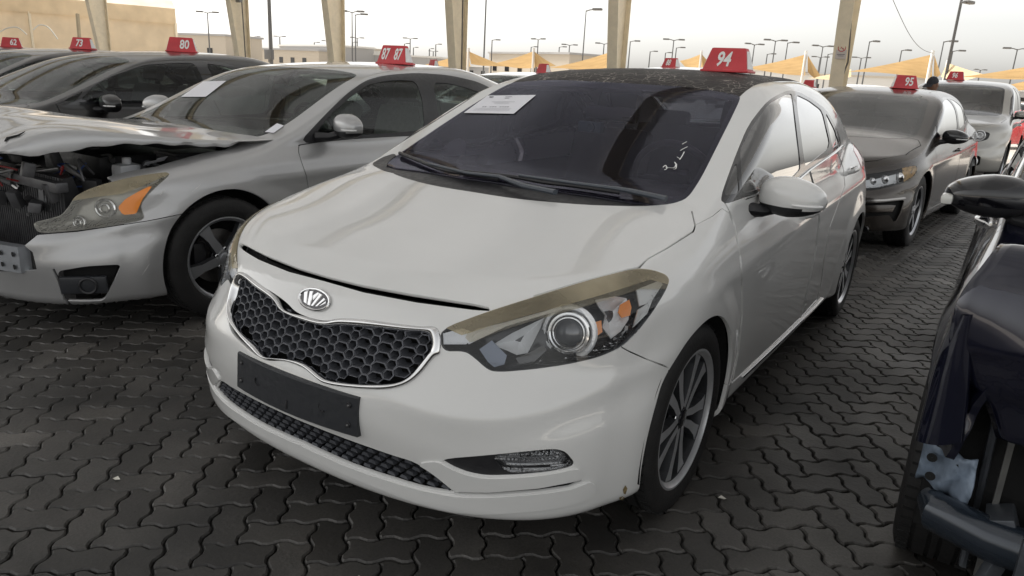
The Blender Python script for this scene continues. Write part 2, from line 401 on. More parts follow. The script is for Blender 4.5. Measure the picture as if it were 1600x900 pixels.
def panel(M, mode, poly, f=None, fine=1, gap=.004, lim=None, h=.012):
    """cut a panel out with a shut line of width gap around it -> (panel, rest)"""
    for i in range(fine):
        d = dfun(M, mode, poly, True, lim); M = refine(M, np.abs(d[M.F]).min(1) < h/2**i, f, h*.85/2**i)
    a, rest = split(M, dfun(M, mode, poly, True, lim)); a, _ = split(a, dfun(a, mode, poly, True, lim)+gap)
    return a, rest
def mirror(M, tol=2e-4):
    c = np.abs(M.V[:, 0]) < tol; V2 = M.V*[-1, 1, 1]; N2 = M.N*[-1, 1, 1]; n = len(M.V)
    V = M.V.copy(); V[c, 0] = 0; ids = np.arange(n)+n; ids[c] = np.where(c)[0]
    return TM(np.concatenate([V, V2]), np.concatenate([M.N, N2]), np.concatenate([M.F, ids[M.F][:, ::-1]])).compact()
def flip_x(M): return TM(M.V*[-1, 1, 1], M.N*[-1, 1, 1], M.F[:, ::-1])
def border(M):
    e = np.concatenate([M.F[:, [0, 1]], M.F[:, [1, 2]], M.F[:, [2, 0]]]); s = np.sort(e, 1)
    key = s[:, 0].astype(np.int64)*(len(M.V)+1)+s[:, 1]; u, inv, cnt = np.unique(key, return_inverse=True, return_counts=True); return e[cnt[inv.ravel()] == 1]
def flange(M, depth=.012):
    """turn the rim of a panel inwards so that it has an edge"""
    E = border(M)
    if not len(E): return M
    u, inv = np.unique(E, return_inverse=True); inv = inv.reshape(-1, 2); n = len(M.V); k = len(u)
    P0 = M.V[u]; P1 = P0-M.N[u]*depth
    t = np.zeros((k, 3)); ev = M.V[E[:, 1]]-M.V[E[:, 0]]; np.add.at(t, inv[:, 0], ev); np.add.at(t, inv[:, 1], ev)
    nn = np.cross(t, M.N[u]); nn /= np.linalg.norm(nn, axis=1)[:, None]+1e-12
    nr = nn*.75+M.N[u]*.65; nr /= np.linalg.norm(nr, axis=1)[:, None]+1e-12
    F = []
    a, b = inv[:, 0]+n, inv[:, 1]+n
    F = np.concatenate([np.stack([b, a, a+k], 1), np.stack([b, a+k, b+k], 1)])
    return TM(np.concatenate([M.V, P0, P1]), np.concatenate([M.N, nr, nn]), np.concatenate([M.F, F]))
def part(name, M, material, parent, fl=.012, both=False, off=0.):
    """shell piece -> object. both: mirror across x=0 into one piece"""
    if len(M.F) == 0: return None
    if off: M = TM(M.V+M.N*off, M.N, M.F)
    if both: M = mirror(M)
    if fl: M = flange(M, fl)
    return mobj(name, M.V, M.F, material, parent, N=M.N)
def part2(name, M, material, parent, fl=.012, off=0.):
    a = part(name, M, material, parent, fl, off=off); b = part(name, flip_x(M), material, parent, fl, off=off); return a, b
def hit(f, p, t0=.5, t1=9., n=420):
    """where the sight line of a photo pixel meets a shell (distance comes from the shell)"""
    d = ray(p)@POSE[0]; CAMP = (globals()['CAMP']-POSE[1])@POSE[0]      # in the car's own coordinates
    t = np.linspace(t0, t1, n); v = f(CAMP+d*t[:, None]); k = np.where(v < 0)[0]
    if not len(k): i = v.argmin(); return CAMP+d*t[i]
    a, b = t[max(k[0]-1, 0)], t[k[0]]
    for _ in range(2):
        t = np.linspace(a, b, 40); v = f(CAMP+d*t[:, None]); k = np.where(v < 0)[0]; i = k[0] if len(k) else 39; a, b = t[max(i-1, 0)], t[i]
    return CAMP+d*b
# ------------------------------------------------------------------ shared car materials
PAINT_W = mat('pearl_white_paint', (.68,.68,.665), .35, 0, 1., spec=.25, noise=.015, nscale=3, coatrough=.015)
PAINT_W.node_tree.nodes['Principled BSDF'].inputs['Coat IOR'].default_value = 1.62
def smudge(mt, lo, hi, sc=6):
    n = mt.node_tree; b = n.nodes['Principled BSDF']; tc = n.nodes.new('ShaderNodeTexCoord'); nz = n.nodes.new('ShaderNodeTexNoise'); nz.inputs['Scale'].default_value = sc; nz.inputs['Detail'].default_value = 9; nz.inputs['Roughness'].default_value = .7
    n.links.new(tc.outputs['Object'], nz.inputs['Vector']); mr = n.nodes.new('ShaderNodeMapRange'); mr.inputs['From Min'].default_value = .42; mr.inputs['From Max'].default_value = .7; mr.inputs['To Min'].default_value = lo; mr.inputs['To Max'].default_value = hi
    n.links.new(nz.outputs['Fac'], mr.inputs['Value']); n.links.new(mr.outputs[0], b.inputs['Coat Roughness'])
smudge(PAINT_W, .008, .11)
BLACKP = mat('black_plastic', (.018,.018,.02), .42, rvar=.08, nscale=20)
GLOSSB = mat('gloss_black', (.006,.006,.008), .12, 0, .6)
DARKIN = mat('dark_inside', (.006,.006,.006), .9)
RUBBER = mat('rubber', (.011,.0105,.0105), .7, noise=.35, nscale=14, bump=.25, bscale=120)
CHROME = mat('chrome', (.72,.72,.72), .09, 1., rvar=.04, nscale=12)
SATIN = mat('machined_alloy', (.74,.75,.77), .36, .8, noise=.05, nscale=25)
DISC = mat('brake_disc', (.33,.32,.31), .38, 1., noise=.2, nscale=30)
ALLOY = mat('painted_alloy', (.42,.43,.45), .32, .8)
GLASS_DARK = glass('tinted_windshield', (.44,.41,.50), .62, dirt=.025, dirtcol=(.30,.30,.42), gcol=(.84,.85,1.0))
GLASS_SIDE = glass('tinted_side_glass', (.10,.10,.11), 2.4, dirt=.03)
GLASS_CLEAR = glass('clear_lens', (.92,.93,.94), .75, dirt=.012, dirtcol=(.5,.5,.48))
GLASS_GREEN = glass('green_tint_glass', (.60,.68,.645), .7, dirt=.02, dirtcol=(.30,.29,.27))
CLOTH = mat('dark_seat_cloth', (.035,.034,.036), .85, noise=.2, nscale=60)
BEIGE = mat('pale_seat_cloth', (.30,.30,.28), .8, noise=.1, nscale=30)
PAPER = mat('white_paper', (.80,.80,.84), .6)
INK = mat('ink', (.12,.12,.14), .7)
AMBER = mat('amber_lens', (.90,.27,.02), .3, 0, .4)
RED_SIGN = mat('red_sign_plastic', (.56,.045,.055), .38, noise=.12, nscale=9)
DRLM = mat('mirror_signal_lens', (.75,.75,.74), .2, 0, .5)
WHITE_SIGN = mat('sign_white', (.82,.82,.8), .45)

# ------------------------------------------------------------------ wheels
def wheel(parent, loc, side, Rt, Rr, wt, style, face=SATIN, pocket=GLOSSB, n=56, rot=0., steer=0.):
    """side +1: outer face towards +x"""
    wr = empty('wheel', loc); wr.parent = parent; wr.rotation_euler = (0, 0, steer if side > 0 else math.pi+steer)
    h = wt/2; b = MB()
    sd_ = Rt-Rr
    prof = [(h*.87, Rr-.004), (h*.95, Rr+.006), (h*1.0, Rr+sd_*.35), (h*.985, Rr+sd_*.62), (h*.90, Rt-.012), (h*.80, Rt-.003)]
    for gx in (.52, .12): prof += [(h*(gx+.05), Rt-.0005), (h*(gx+.045), Rt-.008), (h*(gx-.045), Rt-.008), (h*(gx-.05), Rt)]
    prof = prof+[(-a, r) for a, r in prof[::-1]]
    b.lathe(prof, n)
    ty = b.build('tyre', RUBBER, wr, angle=50)
    # tread blocks: shallow lateral cuts read as dark sipes
    b = MB(); k = 60
    for i in range(k):
        q = 2*math.pi*i/k
        rm = rotm('X', q)
        for sg in (-1, 1): b.box(rm@np.array((sg*h*.72, 0, Rt-.0015)), (h*.26, .006, .005), rot=rm)
    b.build('tread_sipe', DARKIN, ty, smooth=False, kind='stuff')
    b = MB()
    b.lathe([(h*.87, Rr), (h*.93, Rr+.004), (h*.935, Rr-.004), (h*.86, Rr-.010), (h*.80, Rr-.018), (h*.2, Rr-.03), (-h*.9, Rr-.012)], n)
    ro = b.build('rim', [face, mat('rim_barrel', (.045,.046,.05), .35, .6)], wr, angle=40); npf = len(ro.data.polygons)//6; ro.data.polygons.foreach_set('material_index', [0 if i < 4*n else 1 for i in range(len(ro.data.polygons))])
    b = MB(); b.lathe([(h*.05, .05), (h*.05, Rr*.66), (-h*.05, Rr*.66), (-h*.05, .05)], 40, closed=True); b.build('brake_disc', DISC, wr)
    b = MB(); b.box((h*.02, -Rr*.52, .02), (.07, .07, .14), bev=.015); b.build('brake_caliper', BLACKP, wr)
    b = MB(); b.lathe([(h*.0-.04, .001), (h*.0-.04, Rr-.014)], 40); b.build('wheel_back', DARKIN, wr, smooth=False)
    fx = h*.80
    for i in range(5):
        b = MB(); q0 = 2*math.pi*i/5+rot
        if style == 'twin':
            for sg in (-1, 1):
                pl = [(.030, sg*.001), (.030, sg*.030), (.10, sg*.042), (.165, sg*.064), (Rr-.020, sg*.096), (Rr-.010, sg*.066), (Rr-.010, sg*.026), (.165, sg*.020), (.10, sg*.006)]
                pl = np.array(pl)
                if sg < 0: pl = pl[::-1]
                A = (0, math.cos(q0), math.sin(q0)); B = (0, -math.sin(q0), math.cos(q0))
                b.prism(pl, .026, mi=0, mside=1, frame=((fx-.03, 0, 0), A, B, (1, 0, 0)), inset=.0035)
        elif style == 'five':
            pl = np.array([(.03, -.030), (Rr*.6, -.026), (Rr-.012, -.042), (Rr-.010, .0), (Rr-.012, .042), (Rr*.6, .026), (.03, .030)])
            A = (0, math.cos(q0), math.sin(q0)); B = (0, -math.sin(q0), math.cos(q0))
            b.prism(pl, .028, mi=0, mside=1, frame=((fx-.035, 0, 0), A, B, (1, 0, 0)), inset=.005)
        else:   # wide-spoke cover
            pl = np.array([(.03, -.022), (Rr*.5, -.045), (Rr-.012, -.050), (Rr-.010, .0), (Rr-.012, .050), (Rr*.5, .045), (.03, .022)])
            A = (0, math.cos(q0), math.sin(q0)); B = (0, -math.sin(q0), math.cos(q0))
            b.prism(pl, .02, mi=0, mside=1, frame=((fx-.028, 0, 0), A, B, (1, 0, 0)), inset=.008)
        b.build('spoke', [face, mat('spoke_side', (.05,.052,.056), .35, .5)], wr, smooth=False)
    b = MB(); b.lathe([(fx-.05, .056), (fx-.012, .052), (fx-.006, .046), (fx-.006, .031), (fx-.001, .030), (fx+.001, .026), (fx+.001, .0005)], 32); b.build('hub_cap', [pocket if style == 'twin' else face], wr, angle=30)
    for i in range(5):
        q = 2*math.pi*(i+.5)/5+rot; b = MB(); b.lathe([(fx-.03, .0105), (fx-.008, .0105), (fx-.006, .008), (fx-.006, .0005)], 6, c=(0, .040*math.cos(q)*1.25, .040*math.sin(q)*1.25)); b.build('wheel_nut', CHROME, wr, smooth=False)
    return wr
def arch_liner(parent, y, z, R, x0, x1, name='wheel_arch_liner'):
    for sg in (1, -1):
        V = []; F = []; n = 28
        for i in range(n+1):
            a = math.pi*(-.06+1.12*i/n)
            for x in (x0, x1): V.append((sg*x, y+R*math.cos(a), z+R*math.sin(a)))
        for i in range(n): F.append((2*i, 2*i+1, 2*i+3, 2*i+2))
        k = len(V); V.append((sg*x0, y, z))
        for i in range(n): F.append((2*i, 2*i+2, k))
        mobj(name, V, F, DARKIN, parent, smooth=False)
def roof_sign(pos, rz, num, label, wdt=.24, hgt=.135, dep=.13, two=False, right=False, tilt=0.):
    """red plastic wedge with a number, set on a car roof"""
    r = empty('roof_number_sign', pos, rz, label, 'sign', 'red numbered signs on the car roofs'); r.rotation_euler = (tilt, 0, rz)
    b = MB(); b.box((0, 0, hgt/2), (wdt, dep, hgt), taper=(.74, .42), bev=.008)
    b.build('sign_body', RED_SIGN, r)
    b = MB(); b.box((0, 0, .006), (wdt*1.04, dep*1.06, .012), bev=.004); b.build('sign_base', RED_SIGN, r)
    sl_ = math.atan2(dep*.5*(1-.42), hgt)
    B = np.array((0, math.sin(sl_), math.cos(sl_))); C = np.array((0, -math.cos(sl_), math.sin(sl_))); A = np.array((1., 0, 0))
    mid = np.array((0, -dep*.5*(1+.42)/2, hgt/2))+C*.0015
    offs = [(-.23*wdt), (.2*wdt)] if two else [(-.06*wdt if not right else .10*wdt)]
    for q in (offs if num else []):
        text_mesh('number', num, hgt*.86, WHITE_SIGN, r, (mid+A*q, A*(.55 if two else .72), B, C), shear=.16, bold=True)
    if num: text_mesh('number', num, hgt*.6, WHITE_SIGN, r, (mid*[1, -1, 1], -A*.8, B*[1, -1, 1], C*[1, -1, 1]), bold=True)
    # white ends
    se = math.atan2(wdt*.5*.26, hgt)
    for sg in (1, -1):
        pl = [(-dep*.38, .018), (dep*.38, .018), (dep*.17, hgt*.9), (-dep*.17, hgt*.9)]
        b = MB(); b.prism(pl, .0015, frame=((sg*(wdt*.5+.0008), 0, 0), (0, 1, 0), (-sg*math.sin(se), 0, math.cos(se)), (sg*math.cos(se), 0, math.sin(se)))); b.build('sign_end', WHITE_SIGN, r, smooth=False)
    return r
def mirror_unit(parent, c, size, paint, side=1, stalk_to=None, low=BLACKP, signal=True, name='door_mirror', yaw=0.):
    """wing mirror: superellipsoid cap (paint above, black below), glass on the rear face, arm to the door"""
    mr = empty(name, c); mr.parent = parent; mr.rotation_euler = (0, 0, yaw)
    sx, sy, sz = size; V = []; nu, nv = 36, 20
    for j in range(nv+1):
        ph = -math.pi/2+math.pi*j/nv
        for i in range(nu):
            th = 2*math.pi*i/nu; e = lambda v, p: math.copysign(abs(v)**p, v)
            x = e(math.cos(th), .75)*e(math.cos(ph), .72); y = e(math.sin(th), .75)*e(math.cos(ph), .72); z = e(math.sin(ph), .8)
            if y > .35: y = .35+(y-.35)*.25
            tap = 1-.28*max(0, side*x)                      # narrower towards the tip
            V.append((x*sx, y*sy, z*sz*tap+.10*sz*(side*x)*(-.5)))
    def grid(keep):
        F = []
        for j in range(nv):
            for i in range(nu):
                q = (j*nu+i, j*nu+(i+1) % nu, (j+1)*nu+(i+1) % nu, (j+1)*nu+i)
                if keep(sum(V[k][2] for k in q)/4, j): F.append(q)
        return F
    zc = -sz*.42
    mobj('mirror_cap', V, grid(lambda z, j: z > zc), paint, mr)
    Vl = [(x*.985, y*.985, z*.985) for x, y, z in V]; mobj('mirror_base', Vl, grid(lambda z, j: True), low, mr)
    b = MB(); b.box((-side*sx*.08, sy*.50, .0), (sx*1.35, .006, sz*1.1), bev=.002); b.build('mirror_glass', CHROME, mr)
    if signal:
        j = int(nv*.455); rng_ = range(int(nu*.80), nu) if side > 0 else range(int(nu*.70), int(nu*.5)-1, -1)
        b = MB(); b.tube([np.array(V[j*nu+i % nu])*1.012 for i in rng_], [.0035]+[.0055]*(len(rng_)-2)+[.004], 6); b.build('turn_signal_strip', DRLM, mr)
    if stalk_to is not None:
        b = MB(); t = np.array(stalk_to)-np.array(c); p0 = np.array((-side*sx*.45, 0, -sz*.55))
        b.tube([p0, (p0+t)/2+np.array((0, 0, -.012)), t], [sz*.36, sz*.34, sz*.42], 12, flat=(1.5, 1)); b.build('mirror_arm', low, mr)
    return mr
def seat(parent, x, y, z, mt, name='seat', w_=.50, back=.62, rest=True):
    st = empty(name, (x, y, z)); st.parent = parent
    b = MB(); b.box((0, -.02, .0), (w_, .50, .16), bev=.06); b.build('seat_cushion', mt, st)
    rm = rotm('X', R_(-18)); b = MB(); b.box((0, .30, .34), (w_*.96, .14, back), rot=rm, bev=.06); b.build('seat_back', mt, st)
    if rest:
        b = MB(); b.box((0, .415, .75), (.26, .10, .17), rot=rm, bev=.045)
        for q in (-.06, .06): b.tube([(q, .385, .62), (q, .405, .72)], .006, 6)
        b.build('headrest', mt, st)
    return st
def steering_wheel(parent, c, mt=BLACKP):
    sw = empty('steering_wheel', c); sw.parent = parent; sw.rotation_euler = (R_(25), 0, 0)
    b = MB(); b.tube([(.185*math.cos(t), 0, .185*math.sin(t)) for t in np.linspace(0, 2*math.pi, 33)], .016, 8, cap=False); b.build('wheel_ring', mt, sw)
    b = MB(); b.box((0, -.0, 0), (.14, .05, .11), bev=.02); b.box((.1, 0, 0), (.14, .02, .035), bev=.008); b.box((-.1, 0, 0), (.14, .02, .035), bev=.008); b.box((0, 0, -.1), (.05, .02, .14), bev=.008); b.build('wheel_hub', mt, sw)
    return sw
def interior(parent, s, seatmat, y_dash=.45, lhd=True, dash=BLACKP, belt=.92, roofz=1.36, wide=.70):
    b = MB(); b.box((0, (y_dash+s.gy1-.5)/2+.2, .30), (wide*2, s.gy1-y_dash-.4, .06)); b.build('cabin_floor', DARKIN, parent, smooth=False)
    b = MB(); b.box((0, y_dash+.14, belt-.12), (wide*2.0, .55, .20), bev=.07); b.box((.37, y_dash+.34, belt-.03), (.36, .2, .09), bev=.04); b.box((0, y_dash+.42, belt-.30), (.24, .2, .35), bev=.05); b.build('dashboard', dash, parent)
    for x in (.37, -.37): seat(parent, x, y_dash+1.05, .44, seatmat)
    rs = seat(parent, 0, y_dash+1.95, .44, seatmat, 'rear_seat', w_=1.3, rest=False)
    for x in (-.4, .4):
        b = MB(); b.box((x, .40, .66), (.26, .09, .14), rot=rotm('X', R_(-18)), bev=.04); b.build('headrest', seatmat, rs)
    steering_wheel(parent, (.37, y_dash+.55, belt+.0))
    b = MB(); b.box((0, 0, 0), (.25, .03, .07), bev=.012); b.tube([(0, 0, .03), (0, -.05, .09)], .01, 6); b.build('rear_view_mirror', GLOSSB, parent, loc=(0, y_dash+.62, roofz-.17))
    for sx in (.33, -.33):
        b = MB(); b.box((sx, y_dash+.72, roofz-.055), (.40, .16, .016), bev=.006, rot=rotm('X', R_(14))); b.build('sun_visor', BEIGE, parent)

# ------------------------------------------------------------------ the white sedan
ks = Shape(); ks.wb = 2.70; ks.wz = .31; ks.arch = .347; ks.flare = .016; ks.zsh = .78
ks.nose = [(.1,-.7866),(.16,-.8063),(.22,-.8115),(.3,-.8211),(.4,-.8428),(.48,-.8472),(.55,-.8227),(.62,-.788),(.7,-.7566),(.76,-.7367),(.82,-.7112),(.9,-.6762)]
ks.tail = [(.15,3.52),(.3,3.60),(.45,3.66),(.6,3.68),(.8,3.665),(.95,3.642),(1.05,3.605)]
ks.sec = [(.12,.7727),(.18,.8425),(.25,.8637),(.4,.8739),(.55,.8786),(.68,.8766),(.76,.8695),(.84,.8515),(.92,.8317),(1.0,.8041),(1.1,.7525)]
ks.hood = [(-.9,.7016),(-.8,.7476),(-.72,.7775),(-.6,.8094),(-.45,.8442),(-.3,.8752),(-.1,.9166),(.1,.9589),(.3,.9853),(.6,.9868),(1.5,.9926),(2.4,1.0384),(2.9,1.0832),(3.3,1.0872),(3.6,1.06),(3.75,1.0278)]
ks.roof = [(-.2,.8178),(.05,.9082),(.3,1.006),(.6,1.1413),(.85,1.2526),(1.05,1.3307),(1.25,1.3769),(1.5,1.4048),(1.75,1.4149),(2.1,1.4186),(2.4,1.3948),(2.7,1.3214),(3.,1.2106),(3.25,1.1003),(3.5,.9786)]
ks.gside = [(.7,.8495),(.85,.8345),(.93,.8212),(1.,.8118),(1.1,.7896),(1.2,.7561),(1.3,.7045),(1.38,.6447),(1.45,.5698)]
ks.crease = [(-.1,.72,3.2,.86,.006,.035)]
ks.pm, ks.pn, ks.pm1, ks.pn1, ks.rn, ks.yk, ks.yrk = 2.3565, 2.6254, -.0213, 1.45, 2.6, .05, 2.7
ks.hdrop = lambda x, y: .030*(x/.75)**3*sst(-.9, -.2, y)+.0216*(x/.75)**2
ks.zb = .18
ks.gtap = lambda y: .11*sst(1.9, 3.3, y)+.02*sst(.9, .1, y)
ks.gdrop = lambda x, y: .0854*x**2
ks.kg = lambda y: .05+.10*sst(.9, 1.5, y); ks.gy0 = .0; ks.gy1 = 3.45
CRZ = spl([(0,.535),(.20,.53),(.36,.505),(.50,.488),(.64,.500),(.78,.545),(.9,.60)])
ks.extra = lambda x, y, z: -.0045*np.exp(-((z-CRZ(x)-.012)/.030)**2)*sst(.16, .42, x)*sst(-.12, -.32, y)+.0035*np.exp(-((z-CRZ(x)+.055)/.040)**2)*sst(.16, .42, x)*sst(-.12, -.32, y)
KF = make_field(ks)
def hero():
    h = .014
    car = empty('sedan', (0, 0, 0), 0, 'pearl white sedan with black roof and missing number plate, parked in the middle', 'car')
    M = mesh_field(KF, (-.03, -.95, .10), (1.0, 3.8, 1.52), h)
    M, _ = split(M, -M.V[:, 0]+1e-5); M.V[np.abs(M.V[:, 0]) < 3e-4, 0] = 0
    for yw in (0, ks.wb):
        for i in range(1):
            d = np.hypot(M.V[:, 1]-yw, M.V[:, 2]-ks.wz)-ks.arch; d[M.V[:, 0] < .45] = .3
            M = refine(M, np.abs(d[M.F]).min(1) < .012, KF)
        d = np.hypot(M.V[:, 1]-yw, M.V[:, 2]-ks.wz)-ks.arch; d[M.V[:, 0] < .45] = .3
        _, M = split(M, d)
    low = M.sub((M.V[M.F][:, :, 2].mean(1) < .19) & (M.N[M.F][:, :, 2].mean(1) < -.8)); M = M.sub(~((M.V[M.F][:, :, 2].mean(1) < .19) & (M.N[M.F][:, :, 2].mean(1) < -.8)))
    part('underbody', low, DARKIN, car, 0, both=True)
    up = lambda V: (V[:, 1] > -.3) & (V[:, 2] > .8)
    # windshield with its black cowl
    ws = [(1074.6,310),(1096,277.7),(1124,221.7),(1143,184),(1157.5,153),(1153,149),(1130,144),(1077.7,136),(984.4,130),(922,127.8),(860,128.5),(802.8,129.7),(779,139),(723,176),(676.7,209),(637,237),(590,258),(617.5,274),(692.5,292.5),(805,311),(917.5,320.6),(1003.7,322.5),(1049,319)]
    ws = rounded(ws, .2, 2)
    wsm, M = carve(M, 'px', ws, KF, 2, lim=up)
    cowl = [(540,255),(640,240),(655,256),(730,277),(805,290),(917,305),(985,316),(1040,321),(1050,335),(900,345),(600,300)]
    cw, gl = carve(wsm, 'px', cowl, KF, 1, lim=up)
    part('cowl_panel', cw, BLACKP, car, .01, both=True, off=-.006)
    part('windshield', gl, GLASS_DARK, car, .005, both=True)
    frit_in = inset_poly(rounded([(1074.6,310),(1096,277.7),(1124,221.7),(1143,184),(1157.5,153),(1153,149),(1130,144),(1077.7,136),(984.4,130),(922,127.8),(860,128.5),(802.8,129.7),(779,139),(723,176),(676.7,209),(637,237),(655,254),(730,275),(805,288),(917,303),(985,314),(1040,318)], .2, 2), 9)
    _, fr = carve(gl, 'px', frit_in, KF, 1, lim=up); part('windshield_frit', fr, GLOSSB, car, 0, both=True, off=-.004)
    cc, M = carve(M, 'pxm', rounded([(580,257),(598,246),(617,240),(622,250),(617,271),(600,267)], .15, 2), KF, 2, lim=up)
    part('cowl_corner', flip_x(cc), BLACKP, car, .008, off=.002); part('body_panel', cc, PAINT_W, car, 0)
    tlm, M = carve(M, 'px', [(1333,224),(1346,235),(1353,240),(1353,268),(1346,262),(1340,247),(1334,236)], KF, 2, lim=lambda V: V[:, 1] > 2.6); part2('tail_lamp', tlm, mat('tail_lamp_red', (.45,.03,.04), .15, 0, 1.), car, .01, off=.002)
    # roof panel, black film
    rp = rounded([(-.5,.8),(-.5,2.55),(.50,2.55),(.55,2.2),(.562,1.7),(.567,1.3),(.575,1.06),(.58,.8)], .15, 2)
    rf, M = carve(M, 'top', rp, KF, 1, lim=lambda V: V[:, 2] > 1.2)
    part('roof_panel', rf, ROOF_FILM, car, .006, both=True)
    rg = rounded([(-.5,2.58),(-.5,3.28),(.50,3.28),(.57,3.1),(.555,2.7),(.50,2.58)], .15, 2)
    rw, M = carve(M, 'top', rg, KF, 1, lim=lambda V: V[:, 2] > 1.0); part('rear_window', rw, GLASS_GREEN, car, .004, both=True)
    # side windows
    sidew = lambda V: (V[:, 0] > .4) & (V[:, 2] > .8) & (V[:, 1] > .2)
    dlo = rounded([(1124,312),(1149,243),(1169,195),(1199,157),(1228,141.5),(1246,142),(1269,155),(1291,171),(1307,198),(1316,227),(1303,238),(1262,265),(1238,285),(1162,309),(1135,319)], .2, 2)
    dl, M = carve(M, 'px', dlo, KF, 2, lim=sidew)
    panes = [('quarter_window', [(1130,306),(1150.5,250),(1156.5,301)]), ('door_window', [(1160,297),(1156,233),(1175,197),(1202,161),(1229,146.5),(1238,146.5),(1252,263),(1238,278),(1163,302)]),
             ('door_window', [(1243,147),(1264,157),(1285,173),(1298,229),(1264,257),(1258,260)]), ('quarter_window', [(1289.5,174),(1304,202),(1311,224),(1301,232)])]
    for nm, pl in panes:
        g, dl = carve(dl, 'px', rounded(pl, .12, 2), KF, 1, lim=sidew); part2(nm, g, GLASS_SIDE, car, .003, off=-.003)
    part2('window_trim', dl, GLOSSB, car, .006)
    # headlights
    nose = lambda V: (V[:, 1] < .15) & (V[:, 2] < .95)
    HL = [(686,515),(765,486),(835,464),(910,441),(960,427.5),(995,419.5),(1020,422),(1040,429),(1046,437.5),(1040,455),(1020,487.5),(997,517.5),(972,542.5),(935,559),(885,570),(835,577),(790,581),(770,580.5),(760,576),(742,560),(727,549),(691,549)]
    hl, M = carve(M, 'px', rounded(HL, .2, 2), KF, 2, lim=nose)
    # grille: chrome ring around an opening
    GO = [(377,424.5),(407.5,444.8),(430,462.8),(445.8,484),(475,494.3),(506.5,502),(531,497.6),(565,498.8),(610,504.4),(655,510),(684,513.4),(688.8,549.4),(677.5,559.5),(655,586.5),(632.5,602),(598.8,609),(542.5,605.6),(511,600),(497.5,593),(475,575),(452.5,566),(427.8,561.8),(409.8,559.5),(389.5,541.5),(367,514.5),(357,496.5),(359,465),(364.8,444.8)]
    GI = [(376,434.6),(403,453.8),(430,471.8),(441,487.5),(475,503),(506.5,510),(533.5,508.9),(587.5,513),(632.5,518),(664,520),(672,530),(671,546),(655,568.5),(637,588.8),(614.5,597.8),(565,598.9),(520,594),(502,586.5),(479.5,568.5),(452.5,560.6),(416.5,557),(398.5,539),(373.8,514.5),(361,487.5),(364.8,460.5)]
    ch, M = carve(M, 'px', rounded(GO, .22, 2), KF, 2, lim=nose)
    op, ch = carve(ch, 'px', rounded(GI, .22, 2), KF, 2, lim=nose)
    go, gi = crom(GO, 7), crom(GI, 12); cv = []
    for p in go:
        q = gi[np.argmin(((gi-p)**2).sum(1))]; A_, B_ = hit(KF, p), hit(KF, q); na = grad(KF, A_[None])[0]; na /= np.linalg.norm(na)
        cv.append([A_*(1-s_)+B_*s_+na*(o_-.002) for s_, o_ in ((-.06, -.012), (.0, .004), (.15, .0095), (.38, .0125), (.62, .0115), (.85, .005), (1.0, -.004), (1.06, -.03))])
    cv = np.array(cv); n_, k_ = cv.shape[:2]; cv = (np.roll(cv, 1, 0)+2*cv+np.roll(cv, -1, 0))/4
    mobj('grille_surround', cv.reshape(-1, 3), np.array([(i*k_+j, i*k_+j+1, ((i+1) % n_)*k_+j+1, ((i+1) % n_)*k_+j) for i in range(n_) for j in range(k_-1)]), CHROME, car)
    grille_back = TM(op.V-op.N*.05, op.N, op.F); part('grille_backing', grille_back, DARKIN, car, 0, both=True)
    # hexagonal mesh, recessed, follows the nose
    G3 = [hit(KF, p) for p in GI]; gz = [q[2] for q in G3 if q[0] > -.1]
    gsel = rounded(np.array([to_px(q[None])[0][0] for q in G3]), .22, 1)
    gm = MB(); px_, pz_ = .0335, .0285; hexr = (.60, .40)
    def surf(x, z, off):
        x, z = np.asarray(x, float), np.asarray(z, float); lo_ = np.full(x.shape, -1.1); hi_ = np.full(x.shape, -.3)
        for _ in range(18):
            mid = (lo_+hi_)/2; o_ = KF(np.stack([x, mid, z], -1)) > 0; lo_ = np.where(o_, mid, lo_); hi_ = np.where(o_, hi_, mid)
        return np.stack([x, hi_+off, z], -1)
    cells = []
    for r in range(-1, 14):
        for c in range(-14, 15):
            cells.append((c*.034, .475+r*.0245+(.01225 if c % 2 else 0), .0235 if c % 2 == 0 else .0145, .0112))
    cells = np.array(cells); q, _ = to_px(surf(cells[:, 0], cells[:, 1], 0)); cells = cells[sdist(q, gsel) < -1.5]
    HO = lambda a, bq: [(a+.0022, 0), (a*.55+.0014, bq+.0014), (-a*.55-.0014, bq+.0014), (-a-.0022, 0), (-a*.55-.0014, -bq-.0014), (a*.55+.0014, -bq-.0014)]
    HI = lambda a, bq: [(a, 0), (a*.55, bq-.0008), (-a*.55, bq-.0008), (-a, 0), (-a*.55, -bq+.0008), (a*.55, -bq+.0008)]
    U = []; O = []
    for cx, cz, a, bq in cells:
        U += [(cx+u, cz+v) for u, v in HO(a, bq)]+[(cx+u*.97, cz+v*.97) for u, v in HI(a, bq)]+[(cx+u*.86, cz+v*.80) for u, v in HI(a, bq)]; O += [.012]*6+[.0105]*6+[.036]*6
    U = np.array(U); GV = surf(U[:, 0], U[:, 1], np.array(O))
    F = []
    for i in range(6): j = (i+1) % 6; F += [(i, j, 6+j, 6+i), (6+i, 6+j, 12+j, 12+i)]
    for k in range(len(cells)): gm.add(GV[18*k:18*k+18], F)
    gm.build('grille_mesh', GRILLE_PL, car, angle=25)
    # emblem: oval ring with slanted strokes
    e0 = hit(KF, (491.2, 467.7)); e0[0] = 0; en = grad(KF, e0[None])[0]; en[0] = 0; en /= np.linalg.norm(en); eA = np.array((1., 0, 0)); eB = np.cross(en, eA)*1.0
    if eB[2] < 0: eB = -eB
    em = empty('emblem', e0+en*.001); em.parent = car
    t = np.linspace(0, 2*np.pi, 40, endpoint=False)
    b = MB(); b.prism(np.stack([.063*np.cos(t), .0315*np.sin(t)], 1), .003, frame=((0,0,0), eA, eB, en)); b.build('emblem_back', GLOSSB, em, angle=30)
